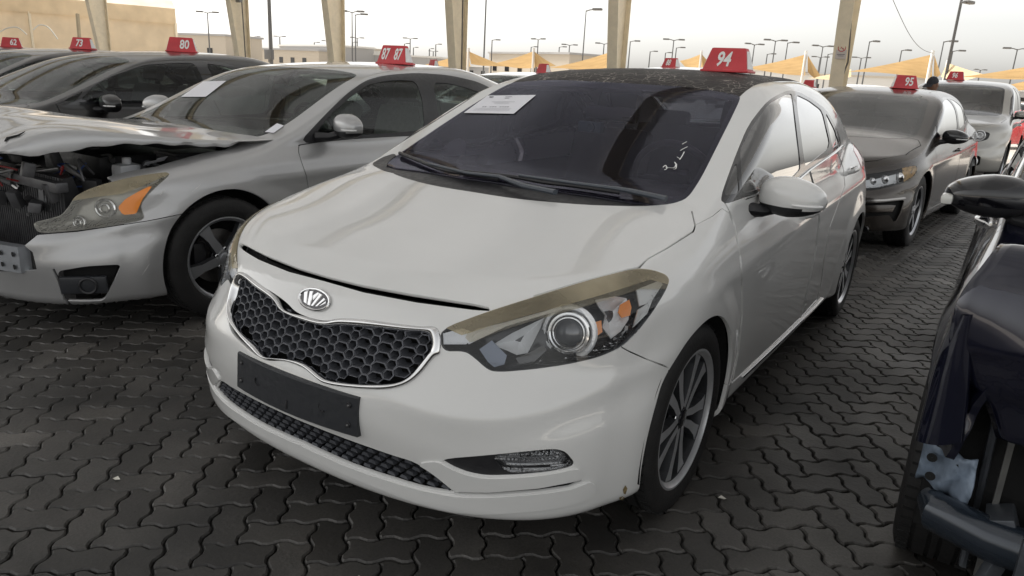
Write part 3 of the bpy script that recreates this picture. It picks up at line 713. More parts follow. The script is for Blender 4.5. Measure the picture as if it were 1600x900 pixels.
    b = MB(); b.tube([eA*.060*math.cos(a)+eB*.0295*math.sin(a)+en*.003 for a in np.linspace(0, 2*np.pi, 41)], .0042, 8, cap=False); b.build('emblem_ring', CHROME, em)
    strokes = [[(-.047,.012),(-.034,.018),(-.020,-.020),(-.034,-.017)], [(-.027,.019),(-.014,.022),(-.004,-.022),(-.017,-.021)], [(-.003,-.021),(.006,-.021),(.026,.019),(.014,.021)], [(.006,.023),(.012,.021),(-.003,-.004),(-.008,.010)], [(.013,-.020),(.022,-.018),(.044,.008),(.036,.013)], [(.028,-.016),(.035,-.013),(.050,-.002),(.047,.005)]]
    b = MB()
    for q in strokes: b.prism(q, .003, frame=(en*.003, eA, eB, en), inset=.0012)
    b.build('emblem_stroke', CHROME, em, smooth=False)
    # lower air intake
    LI = [(340.7,590),(377.5,615.6),(455,652),(532.5,683),(610,710.5),(648.8,722),(680,744),(703,763),(712,770.6),(690,769),(648.8,761),(552,730),(474.4,695),(404.6,656),(358,617.5)]
    li, M = carve(M, 'px', rounded(LI, .2, 2), KF, 2, lim=nose)
    part('intake_backing', TM(li.V-li.N*.045, li.N, li.F), DARKIN, car, 0, both=True)
    lim_ = MB(); lsel = np.array(LI)
    ic = np.array([(c*.040+(.02 if r % 2 else 0), .20+r*.0185) for r in range(9) for c in range(-15, 16)]); ip = surf(np.abs(ic[:, 0]), ic[:, 1], 0); q, _ = to_px(ip)
    ip[:, 0] = ic[:, 0]
    for p in ip[sdist(q, lsel) < 2.]: lim_.box(p+np.array((0, .022, 0)), (.030, .016, .010), taper=(.6, 1))
    lim_.build('intake_mesh', GRILLE_PL, car, smooth=False)
    # slot under the fog lamps, fog lamp recess
    SL = [(700,764),(712,769),(765,770),(842,763.5),(898,753),(913,748.5),(909,754),(890,762),(842,769),(765,774.5),(715,773.5)]
    slm, M = carve(M, 'px', SL, KF, 2, lim=nose); part2('bumper_slot', TM(slm.V-slm.N*.012, slm.N, slm.F), DARKIN, car, 0)
    FG = [(686,717.5),(765,711),(835,703.8),(867.5,701),(885,706),(902.5,728.8),(860,738.8),(810,743.8),(760,745.5),(730,740),(705,730)]
    fg, M = carve(M, 'px', rounded(FG, .2, 2), KF, 2, lim=nose)
    FL = [(767,713),(835,706),(868,703.5),(883,708.5),(897,728.5),(858,736.5),(800,740.5),(783,733)]
    fl_, fgb = carve(fg, 'px', rounded(FL, .2, 2), KF, 1, lim=nose)
    part2('fog_lamp_bezel', fgb, BLACKP, car, .02, off=-.008)
    fa, fb = part2('fog_lamp', fl_, GLASS_CLEAR, car, .01, off=-.004)
    for o, mm in ((fa, fl_), (fb, flip_x(fl_))):
        mobj('reflector', mm.V-mm.N*.03, mm.F, FOGREF, o, N=mm.N)
        c = mm.V.mean(0); nn = mm.N.mean(0); nn /= np.linalg.norm(nn)
        b = MB(); 
        for k in range(5): b.box(c-nn*.022+np.array((0, 0, .012))+np.cross(nn, (0, 0, 1))*(-.035+.017*k), (.008, .012, .016), bev=.002)
        b.build('bulb_shield', CHROME, o)
    LP = [(320,560),(341,592),(359,619),(404.6,657.5),(474.4,696.5),(552,731.5),(648.8,762.5),(690,770.5),(714,775),(765,776),(842,770.5),(890,763.5),(906,757),(920,752),(930,757),(928,768),(915,780),(880,790),(835,797),(760,802),(700,797),(640,780),(560,748),(480,712),(404,672),(345,630),(325,600)]
    lp, M = carve(M, 'px', rounded(LP, .2, 1), KF, 2, lim=nose); part('bumper_lip', lp, PAINT_W, car, .02, both=True, off=.007)
    FT = [(652,723),(684,719),(705,731.5),(730,741.5),(760,747),(810,745.3),(860,740.3),(903,730.5),(909,740),(903,748.5),(842,761.5),(765,767.5),(716,766.5),(700,757),(675,737)]
    ft, M = carve(M, 'px', rounded(FT, .2, 2), KF, 2, lim=nose); part2('fog_trim', ft, PAINT_W, car, .02, off=.006)
    # hood, with the popped gap along its front edge
    GAP = [(330,352),(381.5,381),(418,397.6),(486.7,426),(564.5,445),(642,459),(740,474.5),(764,480),(765,486),(740,484.5),(651.6,473),(567.6,457),(493,435.6),(430.7,412),(381.5,387),(330,362)]
    gp, M = carve(M, 'px', GAP, KF, 2, lim=nose); part('hood_gap', TM(gp.V-gp.N*.035, gp.N, gp.F), DARKIN, car, 0, both=True)
    HOOD = [(330,340),(381.5,378),(418,396),(486.7,425),(564.5,444),(642,458),(740,473.5),(763,480),(835,461),(910,438),(960,425),(996,416.5),(1003,411),(1012,403),(1040,387.5),(1083,359.5),(1085,352),(1080,330),(1074.6,309),(1049,318),(1003.7,321.5),(917.5,319.6),(805,310),(692.5,291.5),(617.5,273),(560,240),(430,290)]
    hd, M = carve(M, 'px', HOOD, KF, 2, lim=lambda V: (V[:, 1] < .6) & (V[:, 2] < 1.05))
    # keep a shut line: trim the neighbours
    tr, M = carve(M, 'px', [(835,463.5),(910,440.5),(960,427),(1000,419),(1012,405.5),(1042,389.5),(1085,362),(1088,352),(1082,330),(1076,308),(1072,310),(1070,330),(1070,350),(1000,395),(900,430),(820,455)], KF, 1, lim=lambda V: (V[:, 1] < .6) & (V[:, 2] < 1.05))
    part('hood', hd, PAINT_W, car, .014, both=True)
    # bumper, doors, fender: panels with shut lines
    BP = [(1046,575),(1010,561),(985,550),(972,543),(960,500),(860,520),(775,500),(765,483),(740,479),(651,466),(567,451),(490,431),(425,405),(381,384),(300,350),(200,400),(200,880),(1020,880),(1022,700),(1035,620)]
    bm_, M = panel(M, 'px', BP, KF, 2, .0018, lim=nose); part('front_bumper', bm_, PAINT_W, car, .014, both=True)
    flank = lambda V: (V[:, 0] > .5) & (V[:, 1] > .05)
    B1 = [(1262,255),(1272,292),(1280.5,322),(1279.5,345),(1275.5,384),(1266,430),(1252,496)]
    FD = [(1130,314),(1140,333),(1147.5,354),(1156,400),(1159,440),(1159,491),(1153,550),(1143,600),(1180,565),(1220,527)]+B1[::-1]+[(1240,240),(1170,270)]
    RD = B1+[(1277,468),(1284,440),(1289,400),(1297,355),(1310,320),(1321,290),(1318,262),(1306,228),(1285,215)]
    for q in (FD, RD):
        dr, M = panel(M, 'px', q, KF, 1, .0045, lim=flank); part2('door', dr, PAINT_W, car, .014)
    FE = [(1082,362),(1085,352),(1112,338),(1128,325),(1140,333),(1147.5,354),(1156,400),(1159,440),(1159,491),(1153,550),(1140,602),(1090,600),(1030,600),(1042,573),(1010,561),(985,550),(972,543),(955,520),(955,440),(1000,412)]
    fe, M = panel(M, 'px', FE, KF, 1, .002, lim=lambda V: (V[:, 0] > .4) & (V[:, 1] < .7) & (V[:, 2] < 1.0)); part2('fender', fe, PAINT_W, car, .014)
    part('body_shell', M, PAINT_W, car, .014, both=True)
    # dark inner skin behind the shut lines
    I = mesh_field(lambda P: KF(P)+.030, (-.08, -.9, .12), (.96, 3.76, .93), .04)
    k = (I.V[:, 2] < .88); k &= np.hypot(I.V[:, 1], I.V[:, 2]-ks.wz) > ks.arch+.03; k &= np.hypot(I.V[:, 1]-ks.wb, I.V[:, 2]-ks.wz) > ks.arch+.03
    k &= ~((I.V[:, 1] < -.15) & (I.V[:, 2] > .3))
    part('inner_skin', I.sub(k[I.F].all(1) & (I.V[I.F][:, :, 0].min(1) > 0)), DARKIN, car, 0, both=True)
    for yw in (0, ks.wb): arch_liner(car, yw, ks.wz, ks.arch+.012, .50, .868)
    # ---------------- headlight interior
    def lamp(sg):
        L = hl if sg > 0 else flip_x(hl); X = np.array((sg, 1, 1.))
        hlo = part('headlight', L, GLASS_CLEAR, car, .015); hlo.name = 'headlight'
        dep_ = np.clip(-dfun(hl, 'px', rounded(HL, .2, 2))*1.3, .003, .05); mobj('housing', L.V-L.N*dep_[:, None], L.F, HOUSING, hlo)
        d = dfun(hl, 'px', [(680,505),(765,480),(910,436),(995,412),(1030,415),(1052,432),(1046,445),(1015,437),(985,447),(940,461),(880,478),(820,494),(770,508),(722,524)])
        hz, _ = split(hl, d); hz = hz if sg > 0 else flip_x(hz); mobj('yellowed_lens_band', hz.V+hz.N*.0012, hz.F, HAZE_LENS, hlo, N=hz.N)
        d = dfun(hl, 'px', [(722,522),(770,506),(820,492),(880,476),(940,459),(985,445),(1015,435),(1046,443),(1040,452),(1000,452),(950,468),(890,486),(830,502),(780,518),(735,536)])
        hz, _ = split(hl, d); hz = hz if sg > 0 else flip_x(hz); mobj('faint_haze_band', hz.V+hz.N*.0011, hz.F, HAZE_LENS2, hlo, N=hz.N)
        def inpt(p, dep):
            P = hit(KF, p); n_ = grad(KF, P[None])[0]; n_ /= np.linalg.norm(n_); return (P-n_*dep)*X, n_*X
        def blade(pl, dep, material, name, sink=0., th=.004):
            V = []; 
            for p in pl: q, n_ = inpt(p, dep); V.append(q)
            V = np.array(V); c = V.mean(0)-(inpt(np.mean(pl, 0), 0)[1])*sink; n = len(V)
            V = np.concatenate([V, V-(inpt(np.mean(pl, 0), 0)[1])*th, [c]]); F = [(i, (i+1) % n, 2*n) for i in range(n)]+[(i, n+i, n+(i+1) % n, (i+1) % n) for i in range(n)]
            if sg < 0: F = [f[::-1] for f in F]
            return mobj(name, V, F, material, hlo, smooth=False)
        blade([(692,521),(722,513),(742,520),(728,538),(693,538)], .0015, DRL, 'daylight_bar')
        blade([(724,526),(745,514),(790,503),(850,486),(875,478),(880,482),(850,492),(790,510),(748,530),(732,538)], .0022, DRL, 'led_strip')
        blade([(768,540),(800,520),(852,493),(846,512),(826,553),(808,556),(790,548)], .022, REFL_W, 'reflector', sink=.03)
        blade([(748,546),(768,532),(792,556),(788,570),(772,574),(762,566)], .010, mat('lamp_panel_blue_grey', (.22,.25,.31), .25, .2), 'lamp_panel')
        blade([(806,560),(826,553),(850,540),(856,548),(836,566),(812,570)], .012, GLOSSB, 'lamp_panel')
        blade([(935,462),(965,456),(985,460),(992,476),(990,500),(978,520),(962,532),(948,512),(952,490),(940,474)], .022, REFL_W, 'reflector', sink=.03)
        blade([(975,472),(989,464),(993,478),(991,492),(978,496),(972,486)], .018, AMBER, 'amber_reflector')
        blade([(934,503),(944,500),(946,520),(938,526)], .016, AMBER, 'amber_reflector')
        blade([(995,452),(1033,437),(1036,444),(1018,472),(1000,478)], .002, PAINT_W, 'side_reflector')
        blade([(998,484),(1020,469),(1012,490),(990,512)], .002, PAINT_W, 'side_reflector')
        P, n_ = inpt((893, 521), .025); a = np.cross(n_, (0, 0, 1)); a /= np.linalg.norm(a); bb = np.cross(a, n_)
        V2 = CAMP*X-P; V2 /= np.linalg.norm(V2); nf = (n_*.5+np.array((0, -1, .05))*.5); nf /= np.linalg.norm(nf); a = np.cross(nf, (0, 0, 1)); a /= np.linalg.norm(a); bb = np.cross(a, nf)
        ring = lambda r, o: [P+nf*o+r*(a*math.cos(t)+bb*math.sin(t)) for t in np.linspace(0, 2*np.pi, 33)]
        b = MB(); b.tube(ring(.052, 0), .006, 8, cap=False); b.tube(ring(.041, .004), .003, 8, cap=False); b.build('projector_ring', CHROME, hlo)
        V = []; F = []; nr = 8; na = 28
        for i in range(nr+1):
            r = .040*i/nr; hgt_ = math.sqrt(max(0, .05**2-r*r))-.030
            for t in range(na): V.append(P+nf*hgt_+r*(a*math.cos(2*np.pi*t/na)+bb*math.sin(2*np.pi*t/na)))
        for i in range(nr):
            for t in range(na): F.append((i*na+t, i*na+(t+1) % na, (i+1)*na+(t+1) % na, (i+1)*na+t))
        mobj('projector_lens', V, F, PROJ_LENS, hlo)
        b = MB(); b.tube(ring(.066, -.012), .010, 8, cap=False); b.build('projector_shroud', REFL_W, hlo)
    lamp(1); lamp(-1)
    # ---------------- plate holder
    y0 = hit(KF, (458, 620)); pl = empty('plate_holder', (0, y0[1]+.001, .441)); pl.parent = car; pl.rotation_euler = (R_(-4), 0, 0)
    b = MB()
    n = 13
    for sg in (0,):
        V = []; F = []
        for i in range(n):
            x = -.252+.504*i/(n-1); yy = .38*x*x
            for (dy, dz) in ((-.014, -.057), (-.018, -.053), (-.018, .053), (-.014, .057), (.004, .057), (.004, -.057)): V.append((x, yy+dy, dz))
        for i in range(n-1):
            for j in range(6): F.append((i*6+j, i*6+(j+1) % 6, (i+1)*6+(j+1) % 6, (i+1)*6+j))
        F += [tuple(range(6)), tuple((n-1)*6+j for j in range(6))[::-1]]; b.add(V, F)
    b.build('plate_base', PLATE, pl, angle=30)
    for (x, z) in ((-.225,.032),(-.225,-.024),(.225,.030),(.225,-.026)):
        b = MB(); b.lathe([(-.0215,.0005),(-.0215,.004),(-.0215,.0075),(-.018,.0085)], 16, 'y', (x, (.38*x*x), z)); b.build('plate_boss', BLACKP, pl, angle=40)
        b = MB(); b.lathe([(-.0235,.0005),(-.0235,.0025),(-.021,.003)], 10, 'y', (x, (.38*x*x), z)); b.build('screw', CHROME, pl)
    for x in (-.135, .135):
        b = MB(); b.tube([(x+.012*math.cos(a), (.38*x*x)-.0185, .012*math.sin(a)) for a in np.linspace(2.4, 5.6, 10)], .002, 5); b.build('plate_rib', BLACKP, pl)
    b = MB(); b.box((0, -.019, -.03), (.008, .004, .026), bev=.002); b.build('plate_clip', BLACKP, pl)
    for pl_ in ([(973,764),(977,758),(980,763),(977,772),(974,771)], [(967,777),(972,775),(976,777),(972,781),(968,780)]):
        cpv = [hit(KF, p) for p in pl_]; cn = grad(KF, np.array(cpv)); cn /= np.linalg.norm(cn, axis=1)[:, None]; mobj('paint_chip', np.array(cpv)+cn*.0012, [tuple(range(len(cpv)))], mat('chipped_primer', (.20,.15,.07), .7, noise=.5, nscale=90), car, smooth=False)
    # ---------------- wheels, mirrors, handles, wipers
    for x, sg in ((.768, 1), (-.768, -1)):
        wheel(car, (x, 0, .312), sg, .3125, .2286, .215, 'twin', rot=R_(72-20))
        wheel(car, (x, ks.wb, .312), sg, .3125, .2286, .215, 'twin', rot=R_(30))
    mirror_unit(car, (.935, .66, .965), (.118, .085, .072), PAINT_W, 1, (.80, .55, .915), yaw=R_(-8))
    mirror_unit(car, (-.875, .90, .955), (.118, .085, .072), PAINT_W, -1, (-.80, .70, .915), yaw=R_(80))   # folded in
    for px_h, ang in (((1266,333), 0), ((1331,267), 0)):
        P = hit(KF, px_h); n_ = grad(KF, P[None])[0]; n_ /= np.linalg.norm(n_)
        for sg in (1, -1):
            X = np.array((sg, 1, 1)); b = MB()
            b.tube([(P+np.array((-.004, -.10, -.006)))*X, (P+n_*.026+np.array((0, -.075, -.004)))*X, (P+n_*.034)*X, (P+n_*.026+np.array((0, .075, .005)))*X, (P+np.array((-.004, .10, .006)))*X], [.010, .013, .014, .013, .010], 10, flat=(.7, 1.1))
            b.build('door_handle', PAINT_W, car)
            b = MB(); b.box((P-n_*.004)*X, (.010, .11, .045), bev=.004); b.build('handle_recess', CHROME, car)
    # chrome strip along the belt and the sill
    for line, off, r in (([(1162,310),(1200,298),(1238,286),(1264,266),(1290,248),(1304,238.5),(1316,228)], .003, .0055), ([(1158,590),(1190,560),(1230,522),(1262,490),(1284,466)], .004, .006)):
        pts = [hit(KF, p) for p in crom(line, 4, False)]
        for sg in (1, -1):
            b = MB(); b.tube([(p+np.array((off, 0, 0)))*np.array((sg, 1, 1)) for p in pts], r, 6); b.build('trim_strip', CHROME, car)
    def on_glass(p, off=.012):
        P = hit(KF, p); n_ = grad(KF, P[None])[0]; return P+n_/np.linalg.norm(n_)*off
    for arm, blade_ in (([(1040,320),(985,308),(962,304),(880,293),(812,283)], [(968,306),(900,296),(850,290),(800,281),(724,273)]), ([(868,310),(820,300),(781,285),(730,279),(672,264)], [(780,285),(730,277),(690,269),(652,254),(626,243)])):
        w_ = empty('wiper', on_glass(arm[0])); w_.parent = car; o0 = np.array(w_.location)
        b = MB(); b.tube([on_glass(p, .022)-o0 for p in arm], [.017, .016, .012, .010, .008], 8, flat=(1, .6)); b.build('wiper_arm', WIPER, w_)
        b = MB(); b.tube([on_glass(p, .012)-o0 for p in crom(blade_, 3, False)], .0085, 6, flat=(1, .9)); b.build('wiper_blade', BLACKP, w_)
    # tail lamp corner
    tl = rounded([(3.05,.93),(3.25,.97),(3.62,.98),(3.68,.86),(3.4,.82),(3.15,.84)], .2, 2)
    interior(car, ks, CLOTH, .40, belt=.93, roofz=1.36)
    # sheet behind the windshield, handwriting in paint marker, dash camera
    sh = empty('notice_sheet', on_glass((780,164), .0), 0, 'white printed notice sheet stuck to the windshield of the white sedan', 'paper'); o0 = np.array(sh.location)
    cs = [(725,177.5),(762,150.5),(838,149.5),(803,179)]; n = 6; V = []; F = []
    for i in range(n+1):
        for j in range(n+1):
            u, v = i/n, j/n; p = (1-u)*((1-v)*np.array(cs[0])+v*np.array(cs[1]))+u*((1-v)*np.array(cs[3])+v*np.array(cs[2])); V.append(on_glass(p, .004)-o0)
    for i in range(n):
        for j in range(n): F.append((i*(n+1)+j, (i+1)*(n+1)+j, (i+1)*(n+1)+j+1, i*(n+1)+j+1))
    mobj('sheet', V, F, PAPER, sh)
    gp_ = lambda u, v: (1-u)*((1-v)*np.array(cs[0])+v*np.array(cs[1]))+u*((1-v)*np.array(cs[3])+v*np.array(cs[2]))
    b = MB()
    for (u0, u1, v, w_) in ((.42,.55,.90,.0025),(.44,.53,.82,.002),(.10,.17,.90,.008),(.28,.74,.62,.0012),(.36,.66,.55,.001)): b.tube([on_glass(gp_(u0, v), .0055)-o0, on_glass(gp_(u1, v), .0055)-o0], w_, 4, flat=(1, .3))
    for k in range(11): 
        if k not in (2, 6): b.tube([on_glass(gp_(.22+.05*k, .33), .0055)-o0, on_glass(gp_(.235+.05*k, .36), .0055)-o0], .003, 4, flat=(1, .3))
    for k in range(3): b.tube([on_glass(gp_(.12, .15+.05*k), .0055)-o0, on_glass(gp_(.84, .15+.05*k), .0055)-o0], .0007, 4, flat=(1, .3))
    b.build('print', INK, sh, smooth=False)
    hw = MB()
    for ln in ([(1036,262),(1040,259),(1042,264),(1038,266)], [(1040,262),(1052,263),(1056,258),(1054,254)], [(1052,265),(1056,264),(1057,257)], [(1062,250),(1066,244),(1069,238)], [(1063,236),(1068,233),(1074,230)], [(1066,226),(1073,222)], [(1058,246),(1063,249)]):
        hw.tube([on_glass(p, .002) for p in crom(ln, 4, False)], .0022, 5, flat=(1, .4))
    hw.build('handwriting', WHITE_SIGN, car, smooth=False)
    b = MB(); P = on_glass((921,178), -.06); b.box((0, 0, 0), (.11, .04, .045), bev=.008); b.lathe([(-.022,.0005),(-.022,.012),(-.030,.017),(-.018,.019)], 20, 'y', (.012, 0, 0)); b.build('dash_camera', DASHCAM, car, loc=P)
    roof_sign((.285, 1.73, 1.409), 0, '94', 'red numbered sign 94 with white end, on the black roof of the white sedan', .235, .118, .13)
    return car
def roof_film():
    mt = mat('roof_film', (.020,.016,.015), .55, 0, 0, spec=.25, bump=.3, bscale=55); n = mt.node_tree; b = n.nodes['Principled BSDF']
    tc = n.nodes.new('ShaderNodeTexCoord'); nz = n.nodes.new('ShaderNodeTexNoise'); nz.inputs['Scale'].default_value = 7; nz.inputs['Detail'].default_value = 4
    ad = n.nodes.new('ShaderNodeMixRGB'); ad.blend_type = 'ADD'; ad.inputs[0].default_value = .12; n.links.new(tc.outputs['Object'], nz.inputs['Vector']); n.links.new(tc.outputs['Object'], ad.inputs[1]); n.links.new(nz.outputs['Color'], ad.inputs[2])
    v = n.nodes.new('ShaderNodeTexVoronoi'); v.feature = 'DISTANCE_TO_EDGE'; v.inputs['Scale'].default_value = 24; n.links.new(ad.outputs[0], v.inputs['Vector'])
    m1 = n.nodes.new('ShaderNodeMapRange'); m1.inputs['From Min'].default_value = .0; m1.inputs['From Max'].default_value = .05; m1.inputs['To Min'].default_value = 1; m1.inputs['To Max'].default_value = 0; n.links.new(v.outputs['Distance'], m1.inputs['Value'])
    n2 = n.nodes.new('ShaderNodeTexNoise'); n2.inputs['Scale'].default_value = 9; n2.inputs['Detail'].default_value = 5; n.links.new(tc.outputs['Object'], n2.inputs['Vector'])
    m2 = n.nodes.new('ShaderNodeMapRange'); m2.inputs['From Min'].default_value = .38; m2.inputs['From Max'].default_value = .58; n.links.new(n2.outputs['Fac'], m2.inputs['Value'])
    mu = n.nodes.new('ShaderNodeMath'); mu.operation = 'MULTIPLY'; n.links.new(m1.outputs[0], mu.inputs[0]); n.links.new(m2.outputs[0], mu.inputs[1])
    mx = n.nodes.new('ShaderNodeMix'); mx.data_type = 'RGBA'; mx.inputs['A'].default_value = (.020,.016,.015,1); mx.inputs['B'].default_value = (.40,.36,.32,1); n.links.new(mu.outputs[0], mx.inputs['Factor']); n.links.new(mx.outputs['Result'], b.inputs['Base Color'])
    return mt
ROOF_FILM = roof_film()
HOUSING = mat('lamp_housing_black', (.018,.019,.022), .25, 0, .3)
GRILLE_PL = mat('grille_plastic', (.11,.115,.13), .26, .5)
PLATE = mat('plate_plastic', (.022,.024,.028), .45, rvar=.1, nscale=25, bump=.05, bscale=90)
WIPER = mat('wiper_grey', (.07,.08,.095), .38)
REFL_W = mat('lamp_reflector', (.80,.81,.82), .25, .35, bump=.2, bscale=160)
DRL = mat('daylight_bar_white', (.82,.83,.85), .3)
FOGREF = mat('fog_reflector', (.42,.42,.43), .25, .8, bump=.12, bscale=120)
PROJ_LENS = mat('projector_glass', (.05,.055,.065), .03, 0, 1.0, spec=1.0)
HAZE_LENS = glass('hazed_lens', (.80,.74,.60), .6, dirt=.62, dirtcol=(.60,.52,.36))
HAZE_LENS2 = glass('faint_hazed_lens', (.90,.87,.80), .6, dirt=.22, dirtcol=(.60,.54,.40))
DASHCAM = mat('dash_camera_plastic', (.05,.11,.12), .4)
# ------------------------------------------------------------------ ground and interlocking pavers
def paver_mat():
    mt = bpy.data.materials.new('concrete_paver'); mt.use_nodes = True; n = mt.node_tree; b = n.nodes['Principled BSDF']
    at = n.nodes.new('ShaderNodeAttribute'); at.attribute_name = 'tone'
    ge = n.nodes.new('ShaderNodeNewGeometry')
    n1 = n.nodes.new('ShaderNodeTexNoise'); n1.inputs['Scale'].default_value = 2.2; n1.inputs['Detail'].default_value = 7; n.links.new(ge.outputs['Position'], n1.inputs['Vector'])
    n2 = n.nodes.new('ShaderNodeTexNoise'); n2.inputs['Scale'].default_value = 140; n2.inputs['Detail'].default_value = 3; n.links.new(ge.outputs['Position'], n2.inputs['Vector'])
    r1 = n.nodes.new('ShaderNodeValToRGB'); e = r1.color_ramp.elements; e[0].position = .3; e[0].color = (.038,.037,.036,1); e[1].position = .72; e[1].color = (.078,.074,.069,1)
    n.links.new(n1.outputs['Fac'], r1.inputs['Fac'])
    mx = n.nodes.new('ShaderNodeMix'); mx.data_type = 'RGBA'; mx.blend_type = 'MULTIPLY'; mx.inputs['Factor'].default_value = 1
    n.links.new(r1.outputs[0], mx.inputs['A']); n.links.new(at.outputs['Color'], mx.inputs['B'])
    r2 = n.nodes.new('ShaderNodeMapRange'); r2.inputs['From Min'].default_value = .25; r2.inputs['From Max'].default_value = .75; r2.inputs['To Min'].default_value = .72; r2.inputs['To Max'].default_value = 1.3
    n.links.new(n2.outputs['Fac'], r2.inputs['Value'])
    m2 = n.nodes.new('ShaderNodeMix'); m2.data_type = 'RGBA'; m2.blend_type = 'MULTIPLY'; m2.inputs['Factor'].default_value = 1
    n5 = n.nodes.new('ShaderNodeTexNoise'); n5.inputs['Scale'].default_value = 1.3; n5.inputs['Detail'].default_value = 5; n5.inputs['Distortion'].default_value = .6; n.links.new(ge.outputs['Position'], n5.inputs['Vector'])
    r5 = n.nodes.new('ShaderNodeMapRange'); r5.inputs['From Min'].default_value = .36; r5.inputs['From Max'].default_value = .52; r5.inputs['To Min'].default_value = .62; r5.inputs['To Max'].default_value = 1.08; n.links.new(n5.outputs['Fac'], r5.inputs['Value'])
    m5 = n.nodes.new('ShaderNodeMix'); m5.data_type = 'RGBA'; m5.blend_type = 'MULTIPLY'; m5.inputs['Factor'].default_value = 1; n.links.new(mx.outputs['Result'], m5.inputs['A']); n.links.new(r5.outputs[0], m5.inputs['B'])
    n.links.new(m5.outputs['Result'], m2.inputs['A']); n.links.new(r2.outputs[0], m2.inputs['B']); n.links.new(m2.outputs['Result'], b.inputs['Base Color'])
    mr = n.nodes.new('ShaderNodeMapRange'); mr.inputs['From Min'].default_value = .3; mr.inputs['From Max'].default_value = .7; mr.inputs['To Min'].default_value = .62; mr.inputs['To Max'].default_value = .42
    n.links.new(n1.outputs['Fac'], mr.inputs['Value']); n.links.new(mr.outputs[0], b.inputs['Roughness'])
    bp = n.nodes.new('ShaderNodeBump'); bp.inputs['Strength'].default_value = .35; bp.inputs['Distance'].default_value = .004
    n3 = n.nodes.new('ShaderNodeTexNoise'); n3.inputs['Scale'].default_value = 60; n3.inputs['Detail'].default_value = 6; n.links.new(ge.outputs['Position'], n3.inputs['Vector'])
    n.links.new(n3.outputs['Fac'], bp.inputs['Height']); n.links.new(bp.outputs[0], b.inputs['Normal'])
    return mt
PAVER = paver_mat()
ASPH = mat('yard_ground', (.40,.37,.33), .8, noise=.3, nscale=.4, bump=.2, bscale=30)
BED = mat('joint_sand', (.010,.0095,.009), .95, noise=.3, nscale=9)
PAVE_FAR = mat('far_pavement', (.045,.042,.039), .6, noise=.3, nscale=6, bump=.5, bscale=25)
ground = mobj('ground', [(-900,-400,-.06),(900,-400,-.06),(900,1500,-.06),(-900,1500,-.06)], [(0,1,2,3)], ASPH, None, smooth=False, kind='structure')
pav = mobj('pavement', [(-45,-16,-.016),(16,-16,-.016),(16,17.5,-.016),(-45,17.5,-.016)], [(0,1,2,3)], BED, None, smooth=False, kind='structure')
far = MB(); PX0, PX1, PY0, PY1 = -9.5, 4.4, -2.6, 9.0
for (a, b_, c, d_) in ((-45, PX0, -16, 17.5), (PX1, 16, -16, 17.5), (PX0, PX1, -16, PY0), (PX0, PX1, PY1, 17.5)):
    far.add([(a, c, -.003), (b_, c, -.003), (b_, d_, -.003), (a, d_, -.003)], [(0, 1, 2, 3)])
far.build('far_pavement', PAVE_FAR, pav, smooth=False)
